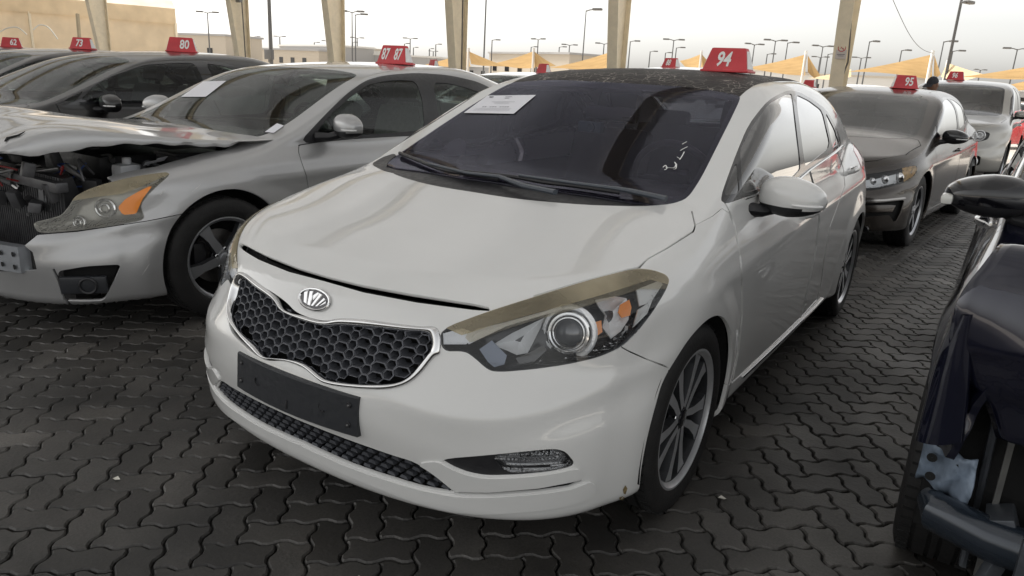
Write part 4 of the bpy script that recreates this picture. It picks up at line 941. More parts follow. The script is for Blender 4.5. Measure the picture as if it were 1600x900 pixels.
def pavers():
    U = .101; ang = R_(41); ca, sa = math.cos(ang), math.sin(ang); amp = .0078
    def edge(p, q):
        p, q = np.array(p, float), np.array(q, float); fwd = (q-p).sum() > 0; a, b_ = (p, q) if fwd else (q, p); d = b_-a; nrm = np.array((-d[1], d[0]))
        pts = [a, a+d*.17+nrm*amp/U, a+d*.37+nrm*amp/U, a+d*.63-nrm*amp/U, a+d*.83-nrm*amp/U]
        if not fwd: pts = [b_]+pts[:0:-1]
        return pts
    def outline(w_, h_):
        c = []
        for i in range(w_): c += edge((i, 0), (i+1, 0))
        for i in range(h_): c += edge((w_, i), (w_, i+1))
        for i in range(w_): c += edge((w_-i, h_), (w_-i-1, h_))
        for i in range(h_): c += edge((0, h_-i), (0, h_-i-1))
        return np.array(c)
    shp = {}
    for kind, (w_, h_) in {'H': (2, 1), 'V': (1, 2)}.items():
        o = (outline(w_, h_)-np.array((w_/2, h_/2)))*U
        a = inset_poly(o, .0030); b_ = inset_poly(o, .0075)
        shp[kind] = (a, b_)
    def solid(kind, drop=0.):
        a, b_ = shp[kind]; n = len(a)
        V = np.concatenate([np.c_[a, np.full(n, -.018)], np.c_[a, np.full(n, -.0055)], np.c_[b_, np.zeros(n)]])
        F = [tuple(range(2*n, 3*n))]
        for i in range(n):
            j = (i+1) % n; F += [(i, j, n+j, n+i), (n+i, n+j, 2*n+j, 2*n+i)]
        return V, F
    meshes = {}
    tones = [.62, .8, .95, 1.1, 1.3, 1.5]
    for kind in 'HV':
        V, F = solid(kind)
        for k, t in enumerate(tones):
            me = bpy.data.meshes.new('paver'); me.from_pydata(V.tolist(), [], F); me.materials.append(PAVER); me.shade_flat()
            ca_ = me.color_attributes.new('tone', 'FLOAT_COLOR', 'CORNER'); ca_.data.foreach_set('color', np.tile((t*1.02, t, t*.97, 1), len(me.loops)).astype(np.float32)); meshes[kind, k] = me
    items = []
    for i in range(-156, 157):
        for j in range(-156, 157):
            c = (i-j) % 4
            if c == 0: kind, u, v = 'H', (i+1)*U, (j+.5)*U
            elif c == 3: kind, u, v = 'V', (i+.5)*U, (j+1)*U
            else: continue
            items.append((u*ca-v*sa, u*sa+v*ca, kind == 'H'))
    A = np.array(items); ok = (A[:, 0] > PX0-.1) & (A[:, 0] < PX1+.1) & (A[:, 1] > PY0-.1) & (A[:, 1] < PY1+.1); A = A[ok]
    P = np.c_[A[:, :2], np.zeros(len(A))]; q, dep = to_px(P)
    infr = (dep > .3) & (q[:, 0] > -500) & (q[:, 0] < 2100) & (q[:, 1] < 1500) & (q[:, 1] > 150); A, P, q, dep = A[infr], P[infr], q[infr], dep[infr]
    # the ones the photograph shows largest: in frame, not below a car
    under = np.zeros(len(A), bool)
    for (x0, x1, y0, y1) in ((-.86, .86, -.62, 3.6), (-3.55, -1.8, -.6, 4), (1.6, 3.4, -.2, 4.5)): under |= (A[:, 0] > x0) & (A[:, 0] < x1) & (A[:, 1] > y0) & (A[:, 1] < y1)
    vis = (q[:, 0] > -25) & (q[:, 0] < 1625) & (q[:, 1] < 930) & ~under
    order = np.argsort(np.where(vis, dep, 1e6))[:300]; sel = np.zeros(len(A), bool); sel[order] = True
    r_ = np.random.default_rng(3)
    dz = r_.normal(0, .0012, len(A)); tx = r_.normal(0, .006, len(A)); ty = r_.normal(0, .006, len(A)); tn = r_.choice(len(tones), len(A), p=[.1, .2, .28, .22, .14, .06]); rz = r_.normal(0, .008, len(A))
    for k in np.where(sel)[0]:
        o = bpy.data.objects.new('paver', meshes['H' if A[k, 2] else 'V', tn[k]]); COL.objects.link(o); o.parent = pav
        o.location = (A[k, 0], A[k, 1], dz[k]); o.rotation_euler = (tx[k], ty[k], ang+rz[k])
    VV = []; LL = []; LS = []; LT = []; TN = []; base = 0; ls = 0
    for kind, kf in (('H', True), ('V', False)):
        V, F = solid(kind); V = np.array(V); n = len(V)//3
        idx = np.where(~sel & (A[:, 2].astype(bool) == kf))[0]
        for k in idx:
            c, s_ = math.cos(ang+rz[k]), math.sin(ang+rz[k]); W = np.empty_like(V)
            W[:, 0] = V[:, 0]*c-V[:, 1]*s_+A[k, 0]; W[:, 1] = V[:, 0]*s_+V[:, 1]*c+A[k, 1]; W[:, 2] = V[:, 2]+dz[k]-V[:, 0]*ty[k]+V[:, 1]*tx[k]
            VV.append(W)
        fl = np.concatenate([np.array(f) for f in F]); fs = np.array([len(f) for f in F])
        L = (fl[None, :]+(np.arange(len(idx))*len(V))[:, None]+base).ravel(); LL.append(L); LT.append(np.tile(fs, len(idx)))
        TN.append(np.repeat(np.array(tones)[tn[idx]], len(fl))); base += len(V)*len(idx)
    VV = np.concatenate(VV); LL = np.concatenate(LL); LT = np.concatenate(LT); TN = np.concatenate(TN)
    me = bpy.data.meshes.new('more_pavers'); me.vertices.add(len(VV)); me.vertices.foreach_set('co', VV.astype(np.float32).ravel()); me.loops.add(len(LL)); me.loops.foreach_set('vertex_index', LL.astype(np.int32))
    me.polygons.add(len(LT)); me.polygons.foreach_set('loop_start', np.concatenate([[0], np.cumsum(LT)[:-1]]).astype(np.int32)); me.update(calc_edges=True); me.materials.append(PAVER); me.polygons.foreach_set('use_smooth', np.zeros(len(LT), bool))
    ca_ = me.color_attributes.new('tone', 'FLOAT_COLOR', 'CORNER'); ca_.data.foreach_set('color', np.stack([TN*1.02, TN, TN*.97, np.ones_like(TN)], 1).astype(np.float32).ravel())
    o = bpy.data.objects.new('more_pavers', me); COL.objects.link(o); o.parent = pav; o['kind'] = 'stuff'
    print('pavers', len(A), len(me.polygons))
pavers()
# litter: leaves and paper scraps
b = MB()
for p in ((1128,778),(478,722),(182,748),(560,905)):
    q = on_z(p, .002)
    mobj('scrap', [q+np.array(v) for v in ((-.012,-.006,0),(.01,-.009,.003),(.014,.005,0),(-.006,.009,.004))], [(0,1,2,3)], mat('scrap_paper', (.6,.58,.52), .8), None, smooth=False).update_tag()
for k, o in enumerate([o for o in bpy.data.objects if o.name.startswith('scrap')]): tag(o, 'tiny pale paper scrap lying on the dark pavers', 'litter', 'paper scraps on the pavers')

# ------------------------------------------------------------------ canopy over the row: tapered steel columns and fabric vaults
STEEL = mat('beige_steel', (.84,.74,.56), .5, noise=.1, nscale=3)
STEELD = mat('beige_steel_shaded', (.40,.33,.22), .55, noise=.1, nscale=3)  # darker copy of the beige steel, shade put into its colour
def fabric(name, col, trans, rough=.8, noise=.12):
    mt = bpy.data.materials.new(name); mt.use_nodes = True; n = mt.node_tree
    for k in list(n.nodes): n.nodes.remove(k)
    out = n.nodes.new('ShaderNodeOutputMaterial'); df = n.nodes.new('ShaderNodeBsdfDiffuse'); tr = n.nodes.new('ShaderNodeBsdfTranslucent'); mx = n.nodes.new('ShaderNodeMixShader')
    tc = n.nodes.new('ShaderNodeTexCoord'); nz = n.nodes.new('ShaderNodeTexNoise'); nz.inputs['Scale'].default_value = .9; nz.inputs['Detail'].default_value = 7; n.links.new(tc.outputs['Object'], nz.inputs['Vector'])
    rp = n.nodes.new('ShaderNodeValToRGB'); e = rp.color_ramp.elements; e[0].position = .3; e[1].position = .7; e[0].color = (*[c*(1-noise) for c in col], 1); e[1].color = (*[min(1, c*(1+noise)) for c in col], 1)
    n.links.new(nz.outputs['Fac'], rp.inputs['Fac']); n.links.new(rp.outputs[0], df.inputs[0]); n.links.new(rp.outputs[0], tr.inputs[0]); mx.inputs[0].default_value = trans
    n.links.new(df.outputs[0], mx.inputs[1]); n.links.new(tr.outputs[0], mx.inputs[2]); n.links.new(mx.outputs[0], out.inputs[0]); return mt
CANVAS = fabric('canopy_fabric', (.635,.645,.66), .20)
SAIL = fabric('tan_sail_fabric', (.42,.285,.14), .45)
SAILP = fabric('cream_sail_fabric', (.58,.47,.31), .45)
TENT = fabric('tent_fabric', (.76,.65,.49), .4)
CY = 15.9; CSP = 5.4
colx = [on_y(p, CY)[0] for p in ((166,78),(383,85),(530,90),(718,105),(966,105),(1311,130))]
for k, x in enumerate(colx):
    r = empty('canopy_column', (x, CY, 0), 0, ['thin distant beige canopy column in front of the tent wall','beige canopy column with floodlight bracket, just right of the tent corner','beige tapered canopy column behind the grey sedan roof','beige tapered canopy column with cable pipe between grey sedan and white sedan','beige canopy column rising behind the black roof of the white sedan','beige canopy column carrying the no smoking sign'][k], 'column', 'steel columns of the canopy')
    H = 4.75; yb, yt, wx = .26, .92, .28
    b = MB(); b.add([(-wx/2,-yb+.13,0),(wx/2,-yb+.13,0),(wx/2,-yt+.13,H),(-wx/2,-yt+.13,H),(-wx/2,-yb+.115,0),(wx/2,-yb+.115,0),(wx/2,-yt+.115,H),(-wx/2,-yt+.115,H)], [(0,1,2,3),(7,6,5,4),(0,4,5,1),(1,5,6,2),(2,6,7,3),(3,7,4,0)]); b.build('flange', STEEL, r, smooth=False)
    b = MB(); b.box((0, .1375, H/2), (wx, .015, H)); b.build('flange', STEEL, r, smooth=False)
    b = MB(); b.add([(-.012,-yb+.131,0),(-.012,.129,0),(-.012,.129,H),(-.012,-yt+.131,H),(.012,-yb+.131,0),(.012,.129,0),(.012,.129,H),(.012,-yt+.131,H)], [(0,1,2,3),(7,6,5,4),(0,4,5,1),(2,6,7,3),(1,5,6,2),(3,7,4,0)]); b.build('web', STEEL, r, smooth=False)
    b = MB(); b.box((0, 0, .012), (.5, .6, .024)); b.build('base_plate', STEEL, r, smooth=False)
    # rafter reaching over the cars
    b = MB(); b.add([(-wx/2,.14,H-.75),(wx/2,.14,H-.75),(wx/2,.14,H),(-wx/2,.14,H),(-wx/2,-13,H+.75),(wx/2,-13,H+.75),(wx/2,-13,H+1.0),(-wx/2,-13,H+1.0)], [(0,1,2,3),(7,6,5,4),(0,4,5,1),(2,6,7,3),(1,5,6,2),(3,7,4,0)]); b.build('rafter', STEEL, r, smooth=False)
    if k in (1, 3, 5):
        b = MB(); b.tube([(wx/2+.03, -.1, .1), (wx/2+.03, -.13, 2.2), (wx/2+.03, -.2, H)] if k != 5 else [(-.02,-.22,1.0),(.05,-.24,1.5),(.16,-.28,2.0),(.15,-.40,2.4),(.10,-.5,3.0),(.08,-.62,H)], .022 if k != 5 else .018, 8); b.build('cable_pipe', mat('grey_pipe', (.13,.12,.11), .5), r)
    if k == 1 or k == 3:
        for sx_ in (-.22, .26):
            b = MB(); b.box((sx_, -.35, 3.45), (.22, .14, .16), rot=rotm('X', R_(25)), bev=.01); b.tube([(0, -.3, 3.4), (sx_, -.33, 3.42)], .015, 6); b.build('floodlight', mat('lamp_grey', (.20,.20,.20), .4), r)
    if k == 5:
        q = on_y((1315, 79), CY-.45)
        sg = empty('no_smoking_sign', (q[0], CY-.45, q[2]), 0, 'small white no smoking sign fixed to the beige canopy column', 'sign')
        b = MB(); b.box((0, 0, 0), (.22, .012, .34), bev=.004); b.build('sign_panel', mat('sign_panel_white', (.62,.56,.52), .5), sg)
        redm = mat('sign_red', (.5,.05,.05), .5)
        b = MB(); b.tube([(.075*math.cos(a), -.008, .055+.075*math.sin(a)) for a in np.linspace(0, 2*np.pi, 25)], .009, 6, cap=False); b.tube([(-.05, -.008, .105), (.05, -.008, .005)], .008, 6); b.build('prohibition_ring', redm, sg)
        b = MB(); b.box((0, -.009, .05), (.09, .004, .014)); b.box((.03, -.009, .085), (.006, .004, .04)); b.build('cigarette_mark', INK, sg, smooth=False)
        b = MB(); b.box((0, -.008, -.08), (.16, .004, .012)); b.box((0, -.008, -.11), (.12, .004, .01)); b.build('sign_text', INK, sg, smooth=False)
# fabric vaults
V = []; F = []; nx_, ny_ = 130, 60; X0, X1, Y0, Y1 = -45., 4.25, -6.3, 17.0
for i in range(nx_+1):
    x = X0+(X1-X0)*i/nx_; ph = (x-colx[-1])/CSP; tri = abs((ph % 1)-.5)*2
    for j in range(ny_+1):
        y = Y0+(Y1-Y0)*j/ny_; zb_ = 4.80+(Y1-y)*.048
        fold = .035*math.sin(y*4.2+1.3*math.sin(x*1.1))*(1-tri)
        V.append((x, y, zb_+.75*(1-tri)**.8-.28*math.sin(math.pi*tri)*.5+fold))
for i in range(nx_):
    for j in range(ny_): F.append((i*(ny_+1)+j, (i+1)*(ny_+1)+j, (i+1)*(ny_+1)+j+1, i*(ny_+1)+j+1))
tag(mobj('canopy_roof', np.array(V), np.array(F), CANVAS, None), 'cream fabric canopy stretched in vaults over the row of parked cars', 'canopy')

# ------------------------------------------------------------------ the yard beyond
def at_depth(p, dep): return CAMP+ray(p)*dep
def horizon(x): return 76+(162-76)*x/1600
LAMPG = mat('lamp_post_grey', (.10,.10,.10), .5); LAMPH = mat('lamp_head_grey', (.13,.125,.12), .5)
lamps = [(324,19,2),(320,55,2),(301,60,1),(289,61,1),(296,54,1),(362,60,2),(369,56,1),(397,57,1),(437,57,2),(459,71,1),(464,75,2),(491,66,1),(512,64,2),(550,18,2),(555,22,1),(558,59,2),(551,66,1),(641,60,2),(632,68,1),(646,74,1),(671,76,1),(677,80,2),(681,69,1),(705,60,1),(769,62,1),(771,89,2),(841,61,2),(830,73,1),(874,73,1),(890,70,2),(916,15,1),(944,68,2),(985,64,1),(1016,80,1),(1040,82,1),(1053,62,2),(1057,74,1),(1179,69,2),(1199,84,1),(1212,63,2),(1231,66,1),(1286,72,2),(1282,89,2),(1294,84,1),(1359,64,1),(1346,90,2),(1409,78,1),(1475,64,1),(1489,79,1),(1501,2,1),(1532,109,2),(1590,76,2)]
def post_line(p, Hh):
    """foot of a post of height Hh whose top is seen at pixel p, standing on the ground"""
    d = ray(p); t = (Hh-CAMP[2])/d[2]; return CAMP+d*t
for (x, y, arms) in lamps:
    Hh = 9.0; q = post_line((x, y), Hh)
    if arms == 2: lb = 'double-armed grey street lamp far out in the yard'
    else: lb = 'single-headed grey street lamp far out in the yard'
    r = empty('street_lamp', (q[0], q[1], -.06), 0, lb, 'street lamp', 'far street lamps, double' if arms == 2 else 'far street lamps, single'); r.rotation_euler = (0, 0, YAW*-1+rng.normal(0, .3))
    D = np.linalg.norm(q-CAMP); th = max(.06, D*.00075)
    b = MB(); b.tube([(0, 0, 0), (0, 0, Hh)], [th*1.4, th*.8], 8); b.build('lamp_pole', LAMPG, r)
    for sg in ((-1, 1) if arms == 2 else (1,)):
        b = MB(); b.tube([(0, 0, Hh-.1), (sg*.5, 0, Hh+.05), (sg*1.0, 0, Hh+.1)], .08, 6); b.box((sg*1.35, 0, Hh+.1), (1.1, .5, .26), bev=.08); b.build('lamp_head', LAMPH, r)
# tall masts that leave the frame, one with a box
for (p0, dep, Hh, th, lb) in (((424,97), 62, 16, .17, 'tall grey mast with a small sign box, behind the grey sedan'), ((755,117), 90, 18, .11, 'thin tall mast rising between the columns behind the white sedan'), ((1470,156), 70, 18, .15, 'tall grey mast beyond the shade sails, by the pale sail')):
    q = at_depth(p0, dep); r = empty('tall_mast', (q[0], q[1], -.06), 0, lb, 'mast'); b = MB(); b.tube([(0,0,0),(0,0,Hh)], [th, th*.7], 10); b.build('mast_pole', LAMPG, r)
    if th > .16: b = MB(); b.box((0, -.2, 2.1), (.9, .3, .8), bev=.02); b.build('sign_box', LAMPG, r)
# shade sails on white posts
WPOST = mat('white_post', (.72,.70,.66), .5)
def sail(pts, dep, posts, label, material=SAIL, sag=.12, n=8):
    """cloth between corner pixels at given depths; posts: corner indices with a post to the ground"""
    deps = dep if isinstance(dep, (list, tuple)) else [dep]*len(pts)
    C = [at_depth(p, d) for p, d in zip(pts, deps)]; o0 = C[0].copy(); o0[2] = -.06
    r = empty('shade_sail', o0, 0, label, 'shade sail', 'tan shade sails over the far parking bays')
    if len(C) == 3: C = [C[0], C[1], C[2], (C[0]+C[2])/2]
    V = []; F = []
    for i in range(n+1):
        for j in range(n+1):
            u, v = i/n, j/n; P = (1-u)*((1-v)*C[0]+v*C[3])+u*((1-v)*C[1]+v*C[2]); s_ = np.linalg.norm(C[0]-C[2])*sag
            P = P-np.array((0, 0, 1))*s_*.25*(math.sin(math.pi*u)*(.3+.7*math.sin(math.pi*v))); V.append(P-o0)
    for i in range(n):
        for j in range(n): F.append((i*(n+1)+j, (i+1)*(n+1)+j, (i+1)*(n+1)+j+1, i*(n+1)+j+1))
    mobj('sail_cloth', np.array(V), np.array(F), material, r)
    for k in posts:
        q = C[k]-o0; b = MB(); b.tube([(q[0], q[1], 0), (q[0], q[1], q[2]+.25)], .11, 8); b.build('sail_post', WPOST, r)
sail([(664,101),(732,80),(735,104),(700,104)], [62,58,70,70], [1], 'small tan sail partly behind the column left of the white sedan')
sail([(732,80),(792,104),(764,103),(736,100)], [58,50,62,66], [], 'tan sail falling away to the right of its post')
sail([(768,100),(834,80),(836,106),(800,105)], [66,60,74,74], [1], 'tan sail climbing to a white post above the parked cars')
sail([(834,80),(869,103),(852,105),(836,104)], [60,54,66,70], [], 'narrow tan sail on the right of the white post')
sail([(858,106),(955,81),(957,105),(900,107)], [66,60,76,76], [1], 'long tan sail ending at the column behind the black roof')
sail([(1062,95),(1096,84),(1098,105),(1070,104)], [66,62,74,74], [1], 'tan sail between the signs 88 and 94')
sail([(1096,84),(1112,100),(1106,106),(1098,105)], [62,58,66,70], [], 'narrow tan sail just left of sign 94')
sail([(1166,106),(1259,85),(1258,118),(1200,112)], [62,56,66,70], [1], 'tan sail climbing to the post left of the no smoking column')
sail([(1262,86),(1282,118),(1272,122),(1262,112)], [56,52,58,62], [], 'steep tan sail strip right of its white post')
sail([(1325,112),(1457,85),(1456,124),(1395,113)], [60,48,56,66], [1], 'large tan sail right of the no smoking column')
sail([(1460,86),(1470,116),(1466,120),(1459,118)], [48,46,48,50], [], 'thin tan sail strip beside the wire-topped post')
sail([(1500,120),(1606,104),(1606,124),(1550,122)], [60,50,60,68], [], 'tan sail at the far right behind the parked suv')
sail([(1548,138),(1606,126),(1606,140),(1580,142)], [48,40,46,52], [], 'lower tan sail at the far right above the red car')
sail([(1480,98),(1540,117),(1500,128),(1470,120)], [70,64,66,70], [0], 'pale cream sail behind the tall mast', SAILP)
sail([(1262,122),(1330,108),(1330,120),(1290,124)], [70,66,76,80], [], 'pale sail behind the no smoking column', SAILP)
# overhead wire
A_, B_ = at_depth((1458, 83), 48), at_depth((1394, -3), 30)
b = MB(); b.tube([A_*(1-t)+B_*t-np.array((0, 0, 1.1*math.sin(math.pi*t)*.5)) for t in np.linspace(0, 1, 14)], .016, 5); tag(b.build('overhead_wire', LAMPG, None), 'dark overhead wire running down to a sail post', 'wire')
# big tent hall on the left
def tent_hall():
    c0 = at_depth((278, 90), 45); c1 = at_depth((-40, 74), 39.5); c0[2] = c1[2] = -.06
    r = empty('tent_hall', c0, 0, 'large beige fabric hall with eave band and pitched roof beside the lot', 'building')
    d = (c1-c0)*2.2; L = np.linalg.norm(d[:2]); t_ = d/L; nrm = np.array((-t_[1], t_[0], 0.)); nrm = nrm if nrm[1] > 0 else -nrm
    P = lambda s, z, o=0.: t_*s+nrm*o+np.array((0, 0, z))
    He, Hb = 3.45, 4.25
    nb = 6
    for k in range(nb):                                      # wall bays
        a, b2 = L*k/nb, L*(k+1)/nb; V = []; F = []; n = 10
        for i in range(n+1):
            for j in range(5): s = a+(b2-a)*i/n; V.append(P(s, He*j/4, .04*math.sin(i*1.9+j)+.05*math.sin(math.pi*i/n)))
        for i in range(n):
            for j in range(4): F.append((i*5+j, (i+1)*5+j, (i+1)*5+j+1, i*5+j+1))
        mobj('wall_bay', np.array(V), np.array(F), TENT, r)
        b = MB(); b.box(P(a+.02, He/2, -.08), (.12, .12, He)); b.build('wall_post', STEEL, r, smooth=False)
    V = []; F = []; n = 120
    for i in range(n+1):
        s = L*i/n
        for j in range(3): V.append(P(s, He-.1+(Hb-He+.1)*j/2, -.12+.025*math.sin(i*1.7)*(1-j/2)))
    for i in range(n):
        for j in range(2): F.append((i*3+j, (i+1)*3+j, (i+1)*3+j+1, i*3+j+1))
    mobj('eave_band', np.array(V), np.array(F), fabric('eave_fabric', (.76,.62,.43), .25), r)
    V = [P(-.05, Hb, -.15), P(L, Hb, -.15), P(L, Hb+4.5, 9), P(-.05, Hb+4.5, 9), P(L, Hb, 18), P(-.05, Hb, 18)]
    mobj('tent_roof', V, [(0,1,2,3), (3,2,4,5)], fabric('tent_roof_fabric', (.80,.72,.62), .35), r, smooth=False)
    mobj('gable_wall', [P(-.02, 0, 0), P(-.02, Hb, -.1), P(-.02, Hb+4.4, 9), P(-.02, Hb, 18), P(-.02, 0, 18)], [(0,1,2,3,4)], TENT, r, smooth=False)
    b = MB()
    for pts in ([(0,50),(12,44),(28,43),(42,54)], [(52,47),(62,39),(76,43),(90,61)]):
        b.tube([at_depth(p, 37.0)-c0 for p in crom(pts, 5, False)], .03, 5)
    b.build('white_rope', mat('rope_white', (.8,.78,.72), .7), r)
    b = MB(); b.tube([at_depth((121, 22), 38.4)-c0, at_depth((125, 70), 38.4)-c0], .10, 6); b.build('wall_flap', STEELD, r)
tent_hall()
# low far buildings and hedges on the skyline
SK = [mat('far_white_building', (.62,.60,.56), .7), mat('far_tan_building', (.48,.42,.34), .7), mat('far_grey_building', (.36,.35,.34), .7)]
r_ = np.random.default_rng(11)
for k in range(30):
    x = 285+k*44+r_.uniform(-12, 12); dep = r_.uniform(150, 330); w_ = r_.uniform(14, 40); hh = r_.uniform(3, 6.5); q = at_depth((x, horizon(x)), dep)
    r = empty('far_building', (q[0], q[1], -.06), r_.uniform(-.4, .4), ['low white flat-roofed building on the far skyline', 'low tan flat-roofed building on the far skyline', 'low grey flat-roofed building on the far skyline'][k % 3], 'building', 'low buildings on the skyline, '+['white', 'tan', 'grey'][k % 3])
    b = MB(); b.box((0, 0, hh/2), (w_, 10, hh)); b.build('wall', SK[k % 3], r, smooth=False)
    b = MB(); b.box((0, 0, hh+.2), (w_+.6, 10.6, .4)); b.build('roof_slab', SK[(k+1) % 3], r, smooth=False)
    for i in range(int(w_/5)):
        b = MB(); b.box((-w_/2+2.5+i*5, -5.02, hh*.5), (1.6, .08, 1.4)); b.build('window', GLOSSB, r, smooth=False)
# ------------------------------------------------------------------ the other cars: the base body stretched to their own proportions
KWS = [(-.3,-.05),(.18,-.024),(.42,.047),(.576,.148),(.645,.228),(.675,.295),(.667,.43),(.637,.667),(.613,.853),(.583,1.036),(.494,1.069),(.341,1.076),(.066,1.053),(-.3,1.05)]
KRW = [(-.3,2.58),(.50,2.58),(.555,2.7),(.57,3.1),(.50,3.28),(-.3,3.28)]
KDLO = [(.34,.969),(.604,1.097),(.826,1.2),(1.086,1.292),(1.3,1.325),(1.522,1.337),(1.723,1.334),(1.853,1.305),(2.04,1.253),(2.225,1.163),(2.421,1.066),(2.02,1.041),(1.42,.997),(1.14,.970),(.496,.958),(.35,.95)]
KP = [('quarter_window', [(.40,.985),(.577,1.078),(.47,.98)]), ('door_window', [(.50,.985),(.65,1.112),(.821,1.19),(1.074,1.279),(1.30,1.308),(1.46,1.316),(1.47,1.0),(1.141,.982)]), ('door_window', [(1.55,1.318),(1.70,1.305),(1.85,1.268),(1.96,1.235),(2.0,1.06),(1.56,1.012)]), ('quarter_window', [(2.03,1.228),(2.127,1.165),(2.27,1.088),(2.06,1.07)])]
KFD = [(.347,.965),(.35,.927),(.359,.883),(.343,.789),(.362,.697),(.42,.565),(.455,.411),(.464,.279),(1.55,.268),(1.55,.6),(1.55,.9),(1.51,1.03),(1.0,1.05),(.5,1.02)]
KRD = [(1.55,.268),(1.55,.6),(1.55,.9),(1.51,1.03),(2.0,1.1),(2.45,1.08),(2.52,.97),(2.50,.85),(2.40,.72),(2.30,.60),(2.25,.45),(2.22,.268)]
KHOOD = [(-.3,-.74),(0,-.735),(.3,-.70),(.5,-.615),(.594,-.536),(.668,-.414),(.745,-.235),(.745,-.168),(.774,.104),(.72,.219),(.645,.228),(.576,.148),(.42,.047),(.18,-.024),(-.3,-.05)]
def warp_of(ys, zs, xs):
    Y, Z = spl(ys), spl(zs); y0, y1 = ys[0], ys[-1]; z1 = zs[-1]
    def w_(P):
        Q = np.array(P, float).copy(); y = P[..., 1]; z = P[..., 2]
        Q[..., 0] = P[..., 0]*xs
        Q[..., 1] = Y(y)+np.minimum(y-y0[0], 0)+np.maximum(y-y1[0], 0); Q[..., 2] = Z(z)+np.minimum(z-zs[0][0], 0)+np.maximum(z-z1[0], 0); return Q
    return w_
def set_pose(loc, rz):
    POSE[0] = np.array(Matrix.Rotation(rz, 3, 'Z')); POSE[1] = np.array(loc, float)
def paint(name, col, metal=.0, rough=.25, coat=1., noise=.06):
    return mat(name, col, rough, metal, coat, noise=.02, nscale=5)
def start_shell(f, bounds, h, wheels, wz, arch):
    M = mesh_field(f, *bounds, h); M, _ = split(M, -M.V[:, 0]+1e-5); M.V[np.abs(M.V[:, 0]) < 1e-3, 0] = 0
    for yw in wheels:
        for i in range(2):
            d = np.hypot(M.V[:, 1]-yw, M.V[:, 2]-wz)-arch; d[M.V[:, 0] < .45] = .3; M = refine(M, np.abs(d[M.F]).min(1) < h/2**i, f, h*.8/2**i)
        d = np.hypot(M.V[:, 1]-yw, M.V[:, 2]-wz)-arch; d[M.V[:, 0] < .45] = .3; _, M = split(M, d)
    bot = (M.V[M.F][:, :, 2].mean(1) < .23) & (M.N[M.F][:, :, 2].mean(1) < -.8); return M.sub(~bot)
def cabin_cuts(M, f, car, h, gl_ws, gl_side, body, fine=2, trim=None, doors=True):
    trim = trim or GLOSSB
    g, M = carve(M, 'top', rounded(KWS, .2, 2), f, fine, lim=lambda V: (V[:, 2] > .7), h=h); part('windshield', g, gl_ws, car, .004, both=True)
    fi = inset_poly(rounded([(-.6,.0)]+KWS[1:-1]+[(-.6,1.05)], .2, 2), -.035 if 0 else .035); _, fr = carve(g, 'top', fi, f, 1, lim=lambda V: (V[:, 2] > .7), h=h); part('windshield_frit', fr, GLOSSB, car, 0, both=True, off=-.004)
    g, M = carve(M, 'top', rounded(KRW, .2, 2), f, fine, lim=lambda V: (V[:, 2] > .7) & (V[:, 1] > 2), h=h); part('rear_window', g, gl_side, car, .004, both=True)
    dl, M = carve(M, 'side', rounded(KDLO, .15, 2), f, fine, lim=lambda V: V[:, 2] > .7, h=h)
    for nm, pl in KP:
        g, dl = carve(dl, 'side', rounded(pl, .12, 2), f, 1, h=h); part2(nm, g, gl_side, car, .003, off=-.003)
    part2('window_trim', dl, trim, car, .006)
    if doors:
        for q in (KFD, KRD):
            dr, M = panel(M, 'side', q, f, 1, .006, lim=lambda V: (V[:, 0] > .3), h=h); part2('door', dr, body, car, .012)
    return M
def handles(car, f, pts, body):
    for (y, z) in pts:
        x = np.linspace(.5, 1.05, 200); v = f(np.stack([x, x*0+y, x*0+z], 1)); k = np.where(v > 0)[0]; xs = x[k[0]] if len(k) else .9
        for sg in (1, -1):
            b = MB(); b.tube([(sg*(xs-.005), y-.09, z-.005), (sg*(xs+.025), y-.06, z), (sg*(xs+.03), y, z), (sg*(xs+.025), y+.06, z+.003), (sg*(xs-.005), y+.09, z+.005)], .012, 8); b.build('door_handle', body, car)
